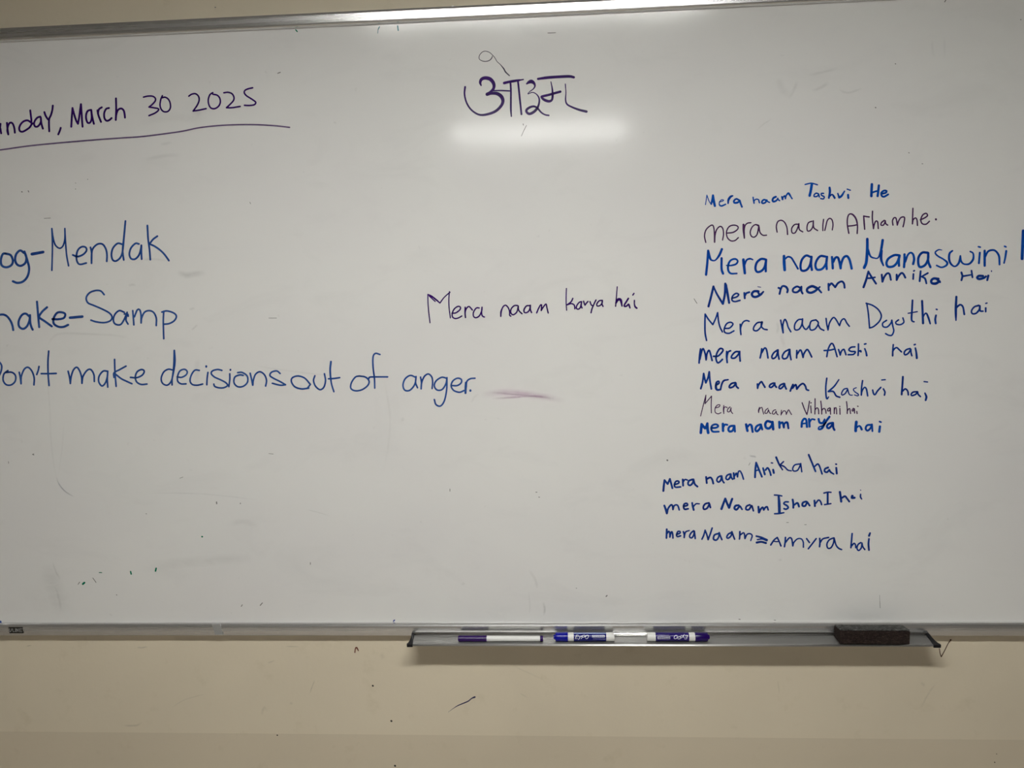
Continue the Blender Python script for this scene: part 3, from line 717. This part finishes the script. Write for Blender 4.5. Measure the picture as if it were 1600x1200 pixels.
right_line('middle line of the lower right group, thick blue letters', [
 (R_c, 20, '''120,600,1.1 135,640,1.2 146,680,1.2 | 160,630 190,592 205,602 210,640 | 222,602,.9 250,592,.9 265,610,.9 275,645,.9 ; 322,607 362,597 355,577 330,582 320,610 332,638 368,633 ;
 410,572 415,602,1.1 426,645,1.1 ; 422,612,.8 450,582,.8 485,582,.7 ; 585,572 547,582 527,610 532,638 565,628 590,582 | 600,620 ; 715,635,1.3 735,580,1.2 755,528,1.2 | 775,580,1.2 795,622,1.3 | 812,570,1.2 827,530,1.2 ;
 895,597,1.1 862,602,1.2 850,628,1.2 872,642,1.2 900,612 | 908,605 930,640,.9 ; 1010,592 977,607 970,638 1000,642 1025,605,1.1 | 1032,602 1048,655,.9 ; 1100,612,1.1 1106,670,1.3 | 1122,640,1.1 1145,617 1156,645 | 1170,622 1190,612 1202,645,.9'''),
 (S_, 20, '''400,490,.8 440,492,.8 478,500,.8 ; 445,502,1.2 450,580,1.5 452,668,1.5 ; 402,685,.8 450,682,.9 498,674,.8 ; 545,562,.9 512,562,.9 497,580,.9 530,600 545,620 522,638 500,632 ;
 590,538,1.1 597,580,1.1 597,622,1.1 ; 602,597,.9 640,572,1.1 656,610,1.1 ; 730,557 697,570,1.1 692,600,1.1 720,603,1.1 742,562 | 767,600 ; 817,548,1.1 822,605,1.1 ; 830,577,.9 860,542,.9 880,557,.9 892,590,.9 ;
 915,470,.8 955,460,.8 990,462,.8 ; 955,465,1.1 955,580,1.1 ; 922,590,.8 988,580,.8 ; 1082,458,1.2 1090,510,1.2 1096,558,1.2 ; 1102,520 1135,502,1.1 1152,520 1180,558 ; 1212,500,1.4 1205,520,1.2 1235,518,1.2 ; 1298,482,.8 1297,512,.9 1310,532,.7 ; 1296,438,.5 1300,440,.5''')], 'dark')

right_line('bottom line of the lower right group with an equals sign', [
 (R_c, 18, '''145,847,1.2 142,938,1.1 ; 150,890 165,867 176,882 178,928 | 190,880 200,872 208,905 210,938 ; 247,902 283,887 283,870 262,870 247,905 257,923 290,915 ; 318,872 328,900,1.1 327,933 | 332,900 345,872,.9 380,860,.8 ;
 425,862 397,887 382,922 402,938 425,910 433,867 | 442,943 ; 512,950 530,910 545,857 | 565,910 576,955 | 600,890 618,834 ; 680,892,1.1 642,907,1.1 632,948,1.1 660,960,1.1 685,930 692,882 | 705,920 720,955 ;
 815,882 787,897 770,928 785,940 815,915 824,872 | 837,910 852,950 ; 907,872,1.1 905,930 902,948 ; 912,905,.9 945,882,.9 955,902,.9 960,943 | 980,902,.9 1010,892,.9 1035,912,.9 1020,965,.8 ;
 1078,918,1 1130,932,1.2 1190,958,1.2 ; 1088,955,.8 1140,948,.9 1188,966,.9 ; 1082,985,1.3 1130,978,1.2 1178,990,1.3'''),
 (S_, 17, '''362,1010,1.1 395,960 430,932 | 450,975 468,1020,1.1 ; 392,972,.8 430,976,.8 450,970,.8 ; 515,932,1.1 512,980,1.1 505,1028,1.1 ; 515,985 555,937 580,947 592,1020 | 602,985 640,947,.9 680,947,.9 700,980,.9 702,1033 ;
 735,944 765,985 ; 835,944 800,990 753,1050 ; 872,942,1.1 874,990,1.1 870,1028,1.1 ; 877,985 905,947 965,932 ; 1015,937 972,957 947,1000 957,1043 990,1038 1015,990 1022,937 | 1042,1010 1070,1045,1.1 1100,1058 ;
 1210,892,1.1 1202,980,1.1 1197,1038,1.1 ; 1205,1020 1230,992 1245,1010 1247,1038 ; 1300,985 1272,1005 1260,1043 1277,1068 1305,1040 1312,990 | 1322,1030 1342,1058 ; 1385,947,1.1 1380,1000,1.2 1385,1063,1.2 ; 1396,887,1.2 1386,915,1.3''')], 'dark')

# ---- specks and stray ticks on the board
def specks(name, pts, ink_name, label=None, parent=wb, plane=BOARD_Y):
    tag(handwriting(name, [(PX, w, '%g,%g %g,%g' % (a, b_, c_, d_)) for a, b_, c_, d_, w in pts], ink_name, parent, label, plane, gap=1e4), kind='stuff')
specks('pen_specks', [(129.5, 912.5, 131.8, 910.5, 3.2), (204, 893, 205, 897, 2.2), (244, 888, 243, 892.3, 2.4), (315.4, 838.5, 316.2, 838.7, 2.4), (155, 894.6, 159, 894.8, 1.2), (462, 46.5, 464.5, 49.5, 1.8)], 'green', 'small green marker dots')
specks('pen_specks', [(593, 41.8, 590.8, 46, 1.4), (590.8, 46, 590.2, 52, .9), (621.3, 40.5, 622.2, 47.5, 1.9)], 'teal', 'short teal pen ticks below the top frame')
specks('pen_specks', [(338.3, 784.5, 338.6, 787, 1.9), (375.5, 786.3, 375.7, 786.8, 1.5), (50.7, 710, 53, 711, 1.1), (53, 709, 51, 710, 1), (406.5, 946, 410, 942, 1.3), (377, 947.5, 378.6, 945, 1.3),
 (485, 879, 485, 882, 1.1), (182, 929.4, 182.4, 929.8, 1.4), (703, 764, 703, 767.5, 1.1), (837.3, 769, 839, 769.1, 1.1), (841.8, 776.6, 843, 777, 1.1), (1042.5, 719, 1043, 719.4, 2.4), (900.2, 919, 901, 919.1, 1),
 (947, 932, 948.6, 930.4, 1.6), (1399, 99.6, 1399.4, 99.9, 1.5), (1367.8, 168, 1368.4, 168.3, 1.8), (1420, 238.6, 1420.4, 238.9, 1.5), (1440.5, 255.8, 1442, 256, 1), (1594.8, 30.5, 1595.2, 30.8, 1.5), (1476, 3, 1478, 0, 1.4),
 (856, 51.6, 868, 51, 1), (1374.3, 930, 1374.8, 940, .5), (1374.8, 940, 1375.2, 950, .8), (817.3, 193.5, 817.8, 195.6, 1), (822.5, 196, 818.5, 204, .9), (818.5, 204, 814.7, 212.5, .8), (118, 286, 118.3, 286, 1.2), (117.8, 295.2, 118.2, 295.5, 1.2),
 (34, 299.6, 34.5, 300, 1.8), (44, 298, 45, 300, 1.2), (136.8, 280.4, 137.2, 280, 1.1), (1084.5, 467, 1089, 474, 1.1), (1170, 727, 1172, 723, .8), (1229, 816.5, 1232, 816.4, .9), (1257, 819.8, 1260, 819.8, .8), (13, 721, 13.5, 724, .8),
 (420, 708.7, 427, 709.4, .8), (420, 497, 432, 497, .8), (69, 341.2, 79, 340.8, .8), (434, 114.5, 438, 113, 1.4), (122, 913, 124.5, 909.5, 1.2), (145, 903, 150, 910, 1), (1154.5, 967.5, 1156.5, 967.8, 1.2), (1209.5, 969, 1212, 969.2, 1),
 (390.5, 316, 391.5, 318.5, .9), (228, 802.5, 229, 803, 1), (281, 747.3, 286, 745.4, .7)], 'grey', 'tiny grey specks scattered over the board')
specks('pen_specks', [(614.8, 970.6, 616.4, 969, 2), (-0.5, 971, 1, 971.4, 3)], 'blue', 'dark blue specks beside the bottom frame')

# ---- smears left by the eraser
SM_GREY = smear_mat('eraser_smear_grey', (0.24, 0.24, 0.24), 0.24)
SM_SOFT = smear_mat('eraser_smear_soft', (0.38, 0.38, 0.37), 0.15)
SM_PINK = smear_mat('eraser_smear_pink', (0.60, 0.24, 0.56), 0.30)
SM_BLUE = smear_mat('eraser_smear_blue', (0.20, 0.28, 0.48), 0.42)
smear('smudge', [(750, 617), (790, 613), (830, 617), (885, 627)], 13, SM_PINK, wb, label='pale pink smear right of the long blue sentence', dens=.75)
smear('smudge', [(768, 623), (800, 621), (835, 619), (868, 623)], 4.5, SM_PINK, wb, dens=1.5)
smear('smudge', [(765, 613), (800, 616), (840, 620), (862, 622)], 4, SM_PINK, wb, dens=1.2)
smear('smudge', [(737, 630), (740, 622), (748, 615)], 5, SM_GREY, wb, dens=.4)
smear('smudge', [(276, 425), (290, 430), (305, 428), (322, 426)], 12, SM_GREY, wb, label='grey rubbed patch right of the upper blue words', dens=.9)
smear('smudge', [(295, 484), (305, 481)], 5, SM_GREY, wb, dens=.7)
smear('smudge', [(299, 516), (309, 507)], 4, SM_GREY, wb, dens=.7)
smear('smudge', [(222, 406), (240, 405), (262, 407)], 5, SM_GREY, wb, dens=.6)
smear('smudge', [(200, 447), (206, 445), (213, 446)], 5, SM_GREY, wb, dens=.6)
smear('smudge', [(298, 178), (306, 175), (314, 180)], 14, SM_SOFT, wb, dens=.9)
smear('smudge', [(250, 226), (260, 224), (269, 222)], 7, SM_GREY, wb, dens=.5)
smear('smudge', [(225, 250), (255, 244), (285, 242)], 8, SM_SOFT, wb, dens=.7)
smear('smudge', [(215, 195), (245, 185), (300, 184), (325, 188)], 18, SM_SOFT, wb, dens=.35)
smear('smudge', [(74, 540), (75, 600), (78, 640), (80, 690), (86, 737), (92, 755)], 4, SM_BLUE, wb, dens=.16)
smear('smudge', [(88, 745), (92, 756), (102, 768), (117, 777)], 2.6, SM_BLUE, wb, dens=1.2)
smear('smudge', [(100, 660), (97, 700), (92, 740)], 3, SM_BLUE, wb, dens=.14)
smear('smudge', [(72, 545), (82, 528), (97, 521), (140, 522), (180, 524), (205, 530)], 5, SM_SOFT, wb, dens=.7)
smear('smudge', [(232, 771), (280, 770.5), (320, 772), (360, 776), (405, 782)], 2.4, SM_BLUE, wb, dens=.3)
smear('smudge', [(478, 796), (495, 800), (515, 806)], 2.2, SM_BLUE, wb, dens=.3)
smear('smudge', [(70, 880), (85, 915), (100, 960)], 34, SM_SOFT, wb, dens=.7)
smear('smudge', [(82, 878), (88, 895), (95, 905)], 4, SM_SOFT, wb, dens=1)
smear('smudge', [(86, 915), (92, 935), (96, 955)], 5, SM_SOFT, wb, dens=1)
smear('smudge', [(230, 886), (300, 878), (400, 872)], 20, SM_SOFT, wb, dens=.6)
smear('smudge', [(355, 820), (380, 815), (405, 822)], 12, SM_SOFT, wb, dens=.5)
smear('smudge', [(1213, 502), (1216, 510), (1214, 522)], 6, SM_GREY, wb, dens=.6)
smear('smudge', [(1218, 520), (1222, 530), (1226, 545)], 8, SM_PINK, wb, dens=.25)
smear('smudge', [(1170, 712), (1177, 713), (1182, 714)], 4, SM_BLUE, wb, dens=1.0)
smear('smudge', [(1161, 718), (1166, 714)], 6, SM_SOFT, wb, dens=.8)
smear('smudge', [(848, 940), (851, 950), (850, 962)], 4.5, SM_GREY, wb, dens=1.0)
smear('smudge', [(826, 925), (828, 945), (827, 960)], 3, SM_GREY, wb, dens=.4)
smear('smudge', [(826, 890), (836, 905), (840, 920)], 6, SM_SOFT, wb, dens=.8)
smear('smudge', [(1262, 118), (1285, 113), (1310, 106)], 6, SM_SOFT, wb, label='ghost of wiped-off writing in the upper right corner', dens=.9)
smear('smudge', [(1268, 143), (1282, 137), (1297, 128)], 7, SM_SOFT, wb, dens=.9)
smear('smudge', [(1310, 140), (1325, 145), (1348, 138)], 5, SM_SOFT, wb, dens=.9)
smear('smudge', [(1215, 120), (1222, 140), (1238, 152)], 16, SM_SOFT, wb, dens=.5)
smear('smudge', [(1232, 155), (1240, 142), (1246, 126)], 7, SM_SOFT, wb, dens=.7)
smear('smudge', [(1182, 204), (1193, 194), (1206, 186)], 3, SM_GREY, wb, dens=.5)
smear('smudge', [(1457, 62), (1457, 78), (1460, 92)], 6, SM_BLUE, wb, dens=.16)
smear('smudge', [(1475, 55), (1476, 75), (1475, 92)], 6, SM_BLUE, wb, dens=.16)
smear('smudge', [(600, 590), (609, 650), (606, 700), (598, 735)], 5, SM_SOFT, wb, dens=.35)
smear('smudge', [(395, 570), (420, 575), (470, 582), (520, 587)], 3, SM_SOFT, wb, dens=.6)
smear('smudge', [(303, 556), (308, 562), (306, 610)], 12, SM_SOFT, wb, dens=.4)

# ---- marks on the painted wall
def wall_marks(name, groups, ink_name, label):
    o = handwriting(name, groups, ink_name, wall, label, plane=0.0)
WM = (620, 950, .15)
wall_marks('pen_mark', [(WM, 11, '535,1085,.2 590,1045,.5 640,1015,.9 700,990,1.1 745,970,1.1 780,942,1.1 812,928,1.7')], 'navy', 'short slanted dark pen stroke on the wall below the tray')
wall_marks('pen_mark', [((1260, 940, .15), 9, '1385,490,.9 1393,540,1 1405,575,1.1 | 1440,510 1475,440 1502,402 ; 1500,402,1.9 1504,399,1.9')], 'brown', 'thin tick mark at the right end of the tray')
wall_marks('pen_mark', [((267, 960, .2333), 8, '1232,255 1236,228 1244,222,1.3 1256,243,.8')], 'red', 'tiny red-brown hook mark on the wall')
def wspecks(pts, ink_name, label, par=None):
    tag(handwriting('wall_specks', [(PX, w, '%g,%g %g,%g' % (a, b_, c_, d_)) for a, b_, c_, d_, w in pts], ink_name, par or wall, label, plane=0.0, gap=1e4), kind='stuff')
wspecks([(582.3, 1071.3, 582.8, 1071.8, 2.6), (611.3, 1126.4, 611.8, 1126.8, 2.9)], 'black', 'small black dots on the wall')
wspecks([(617, 1196.3, 617.5, 1196.8, 2.8), (433, 1148.7, 433.4, 1148.9, 1.9), (1554, 1191, 1554.4, 1191.4, 1.6), (1557, 1178, 1557.4, 1178.3, 1.2)], 'black', None, wall_low)
wspecks([(336, 11.4, 336.8, 11.6, 1.5)], 'grey', None)
WS = smear_mat('wall_scuff', (0.22, 0.20, 0.15), 0.42)
WS.node_tree.nodes['Principled BSDF'].inputs['Roughness'].default_value = 0.6
for pts, w, dn in (([(492, 1062), (488, 1072), (484, 1084)], 2.2, .8), ([(267, 1106), (290, 1093), (322, 1084)], 2, .4), ([(193, 1133), (200, 1134), (215, 1133), (222, 1128)], 4, .5), ([(213, 1011.5), (222, 1012), (231, 1010)], 3, .7),
                   ([(40, 1010), (50, 1008)], 1.8, .9), ([(408, 1118), (413, 1105), (418, 1112)], 6, .3), ([(452, 1100), (458, 1098)], 5, .4), ([(418, 1036), (430, 1032)], 3, .5), ([(800, 1040), (850, 1062)], 3, .25),
                   ([(1440, 1105), (1450, 1085), (1462, 1068)], 4, .4), ([(1215, 1062), (1218, 1085)], 3, .3), ([(446, 1010), (468, 1010.5)], 2, .6), ([(595, 1020), (600, 1030)], 10, .25), ([(1438, 1066), (1446, 1072)], 6, .3), ([(812, 1083), (824, 1090)], 3, .35)):
    smear('wall_scuff', pts, w, WS, wall, plane=0.0, dens=dn)


# ------------------------------------------------------------------ things on the tray
def plastic(name, col, rough=0.2): return mat(name, col, rough, spec=0.35)
P_BLUE = plastic('marker_blue_plastic', (0.002, 0.004, 0.27))
P_PURP = plastic('marker_purple_plastic', (0.012, 0.001, 0.085))
P_PURP2 = plastic('thin_marker_purple', (0.022, 0.002, 0.085))
P_WHITE = plastic('marker_white_plastic', (0.74, 0.74, 0.72), 0.35)
L_NAVY = plastic('label_navy', (0.003, 0.005, 0.13), 0.22)
L_VIO = plastic('label_violet', (0.012, 0.003, 0.12), 0.22)
L_HIGHLIGHT = plastic('highlight_pale_blue', (0.42, 0.52, 0.78), 0.3)

def wrap(r, cy, cz, flip, xc):
    """flat (u along the barrel, v round it, metres) to the barrel's surface"""
    s = -1 if flip else 1
    def fn(u, v):
        th = ANG0 + s*v/r
        return Vector((xc+s*u, cy-r*math.cos(th), cz+r*math.sin(th)))
    return fn
ANG0 = math.radians(27)

EXPO = [  # letters on a 0..4.6 x 0..1 field, slanted
 (.10, '1.05,1.0 .42,.98 | .28,.52 | .06,.04 | .78,.06 ; .28,.52 .80,.55'),
 (.10, '1.15,.72 1.38,.42 1.52,.02 ; 1.98,.80 1.45,.30 1.02,-.22'),
 (.10, '1.95,.02 2.15,.50 2.35,.96 | 2.85,1.0 3.08,.82 2.95,.55 2.55,.40 2.25,.42'),
 (.10, '3.72,.98 3.30,.75 3.15,.35 3.35,.06 3.75,.12 4.08,.50 4.08,.85 3.72,.98')]

def round_marker(name, label, px_l, px_r, py, cap_mat, lab_mat, flip, y):
    """barrel marker lying along x; flip = cap to the right, print upside down"""
    r = 0.0089
    a = at(px_l, py, y-r*0.7); b_ = at(px_r, py, y-r*0.7)
    L_ = b_.x-a.x
    zc = TZ+r+0.0002
    t = empty(name, (0.5*(a.x+b_.x), y, zc)); tag(t, label, 'marker', None)
    s = -1 if flip else 1
    X = lambda f: s*(f-0.5)*L_               # fraction along the pen from the cap's tip
    def part(nm, prof, M, k=1.0):
        bm = bmesh.new(); lathe(bm, [(X(f), rr*r*k) for f, rr in prof], 0, 0, 0)
        return obj(nm, bm, M, t, smooth=False)
    cap = part('cap', [(0, .42), (.004, .50), (.028, .54), (.0285, .80), (.031, .93), (.045, .99), (.14, 1.02), (.228, 1.06), (.235, 1.04)], cap_mat)
    for p in cap.data.polygons: p.use_smooth = len(p.vertices) < 5
    sharp_edges(cap)
    bar = part('barrel', [(.235, .70), (.236, .94), (.25, .97), (.33, .985), (.86, .985), (.972, .985), (.990, .97), (1.0, .92)], P_WHITE)
    for p in bar.data.polygons: p.use_smooth = len(p.vertices) < 5
    sharp_edges(bar)
    lab = part('label_band', [(.332, .99), (.333, 1.0), (.866, 1.0), (.867, .99)], lab_mat)
    for p in lab.data.polygons: p.use_smooth = len(p.vertices) < 5
    sharp_edges(lab)
    # printed lettering on the band
    fn = wrap(r*1.012, 0, 0, flip, 0)
    bm = bmesh.new()
    def pr(w, text, u0, v0, sc, vs=None):
        for segs in parse(text):
            for sg in segs:
                ribbon(bm, spline([(u0+x*sc, v0+yv*(vs or sc), q) for x, yv, q in sg], 0.0004), w*sc, fn)
    def fillbox(u0, u1, v0, v1):
        n = 6; A_ = []
        for i in range(n+1):
            v = v0+(v1-v0)*i/n; A_.append((bm.verts.new(fn(u0, v)), bm.verts.new(fn(u1, v))))
        for i in range(n): bm.faces.new((A_[i][0], A_[i][1], A_[i+1][1], A_[i+1][0]))
    ub = (.352-0.5)*L_
    for w, tx in EXPO: pr(.15, tx, ub, -0.0036, 0.0066*L_/0.112*0.92, 0.0074)
    o = obj('lettering', bm, INK['white'], lab); o['label'] = 'white slanted capital letters'
    # small outlined box with tiny type, right of the word
    bm = bmesh.new()
    u0, u1, v0, v1 = (.640-0.5)*L_, (.835-0.5)*L_, -0.0006, 0.0036
    for q in ('%g,%g %g,%g' % (u0, v0, u1, v0), '%g,%g %g,%g' % (u0, v1, u1, v1), '%g,%g %g,%g' % (u0, v0, u0, v1), '%g,%g %g,%g' % (u1, v0, u1, v1)):
        for segs in parse(q):
            for sg in segs: ribbon(bm, spline(sg, 0.001), 0.0007, fn)
    k = u0+0.0014
    while k < u1-0.0012:                     # rows of type too small to read
        fillbox(k, k+0.0011, 0.0008, 0.0022); k += 0.0018
    k = u0+0.001
    while k < u1+0.002:
        fillbox(k, k+0.0009, -0.0040, -0.0034); k += 0.0015
    o = obj('fine_print', bm, INK['white'], lab)
    bm = bmesh.new()                         # highlight painted as a pale stripe along the band's upper part
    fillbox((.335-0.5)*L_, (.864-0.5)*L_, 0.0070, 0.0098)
    if not flip: obj('highlight_stripe', bm, L_HIGHLIGHT, lab)
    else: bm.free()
    for o in lab.children:
        bmx = bmesh.new(); bmx.from_mesh(o.data); bmx.normal_update()
        for f in bmx.faces:
            c = f.calc_center_median()
            if f.normal.dot(Vector((0, c.y, c.z))) < 0: f.normal_flip()
        bmx.to_mesh(o.data); bmx.free()
    return t
round_marker('dry_erase_marker', 'thick white marker with blue cap and navy label, left of the purple one', 865, 960, 995, P_BLUE, L_NAVY, False, -0.0452)
round_marker('dry_erase_marker', 'thick white marker with purple cap on its right end and upside-down label', 1011.5, 1109.5, 995, P_PURP, L_VIO, True, -0.0448)

# thin pen
r = 0.0064; y = -0.0475
a = at(715.5, 999, y-r*0.7); b_ = at(848.5, 999, y-r*0.7); L_ = b_.x-a.x
t = empty('slim_marker', (0.5*(a.x+b_.x), y, TZ+r+0.0002)); tag(t, 'slim white marker with long purple cap, at the left end of the tray', 'marker')
X = lambda f: (f-0.5)*L_
def slim(nm, prof, M):
    bm = bmesh.new(); lathe(bm, [(X(f), rr*r) for f, rr in prof], 0, 0, 0, 28)
    o = obj(nm, bm, M, t)
    for p in o.data.polygons: p.use_smooth = len(p.vertices) < 5
    sharp_edges(o)
slim('cap', [(0, .80), (.006, .98), (.33, 1.0), (.338, .97)], P_PURP2)
slim('barrel', [(.338, .80), (.340, .90), (.60, .88), (.955, .84), (.965, .80)], P_WHITE)
slim('end_plug', [(.965, .76), (.967, .92), (.990, .92), (1.0, .82)], P_PURP2)

# felt eraser block
FELT = mat('dark_felt', (0.020, 0.014, 0.012), 0.95, spec=0.15)
N, L, b = nodes(FELT)
L.new(mult(FELT, ramp(FELT, noise(FELT, 260, 5, (1, 1, 2.2), rough=0.75, dist=1.2), [(0.36, (0.004, 0.003, 0.003)), (0.56, (0.034, 0.023, 0.020)), (0.74, (0.14, 0.11, 0.095))]),
               ramp(FELT, noise(FELT, 40, 3), [(0.3, (0.7, 0.65, 0.65)), (0.7, (1.0, 1.0, 1.0))])), b.inputs['Base Color'])
bump(FELT, noise(FELT, 330, 4, rough=0.7), 1.0, 0.0012)
FELT_TOP = mat('mottled_grey_felt', (0.05, 0.05, 0.048), 0.9, spec=0.2)  # top layer, lighter mottled grey than the pad
N, L, b = nodes(FELT_TOP)
L.new(ramp(FELT_TOP, noise(FELT_TOP, 120, 6, (0.5, 1, 1), rough=0.7, dist=2.5), [(0.38, (0.018, 0.017, 0.016)), (0.52, (0.07, 0.07, 0.066)), (0.70, (0.20, 0.20, 0.19))]), b.inputs['Base Color'])
bump(FELT_TOP, noise(FELT_TOP, 150, 5, (0.5, 1, 1), rough=0.7, dist=2.0), 0.8, 0.0012)
EX0 = at(1312.0, 1005, -0.0605).x; EX1 = at(1421, 1005, -0.0605).x
EW, ED, EH = EX1-EX0, 0.0345, 0.0305
TILT = math.radians(3.5)
eb = empty('whiteboard_eraser', (0.5*(EX0+EX1), -0.0452, TZ+0.0006+0.5*ED*math.sin(TILT))); eb.rotation_euler = (-TILT, 0, math.radians(-0.6)); tag(eb, 'dark brown felt block eraser at the right end of the tray', 'eraser')
rnd = random.Random(3)
def felt_block(nm, z0, z1, M, amp, nx, nyy, nz, shrink=0.0):
    bm = bmesh.new()
    w, d = EW-2*shrink, ED-2*shrink
    g = {}
    def V(i, j, k):
        if (i, j, k) not in g:
            x, y_, z = -w/2+w*i/nx, -d/2+d*j/nyy, z0+(z1-z0)*k/nz
            # soft corners
            ex = 1 if i in (0, nx) else 0; ey = 1 if j in (0, nyy) else 0; ez = 1 if k in (0, nz) else 0
            if ex+ey+ez >= 2:
                x *= 1-0.010*ex*(ey or ez); y_ *= 1-0.03*ey*(ex or ez)
                if ez: z += (0.0008 if k == 0 else -0.0008)
            x += rnd.uniform(-amp, amp); y_ += rnd.uniform(-amp, amp); z += rnd.uniform(-amp, amp)*(0.2 if k == 0 else 1)
            top_dip = 0.0052*max(0.0, (y_+d/2)/d)*max(0.0, (z-0.006)/(EH-0.006))   # worn lower towards the board
            g[(i, j, k)] = bm.verts.new((x, y_, max(z, z0)-top_dip))
        return g[(i, j, k)]
    for i in range(nx):
        for j in range(nyy):
            bm.faces.new((V(i, j, 0), V(i, j+1, 0), V(i+1, j+1, 0), V(i+1, j, 0))); bm.faces.new((V(i, j, nz), V(i+1, j, nz), V(i+1, j+1, nz), V(i, j+1, nz)))
    for i in range(nx):
        for k in range(nz):
            bm.faces.new((V(i, 0, k), V(i+1, 0, k), V(i+1, 0, k+1), V(i, 0, k+1))); bm.faces.new((V(i, nyy, k), V(i, nyy, k+1), V(i+1, nyy, k+1), V(i+1, nyy, k)))
    for j in range(nyy):
        for k in range(nz):
            bm.faces.new((V(0, j, k), V(0, j, k+1), V(0, j+1, k+1), V(0, j+1, k))); bm.faces.new((V(nx, j, k), V(nx, j+1, k), V(nx, j+1, k+1), V(nx, j, k+1)))
    bmesh.ops.recalc_face_normals(bm, faces=bm.faces[:])
    return obj(nm, bm, M, eb, smooth=True)
felt_block('felt_pad', 0.0, EH-0.0028, FELT, 0.00035, 60, 20, 14)
felt_block('backing', EH-0.0030, EH, FELT_TOP, 0.00030, 60, 24, 2, 0.0004)
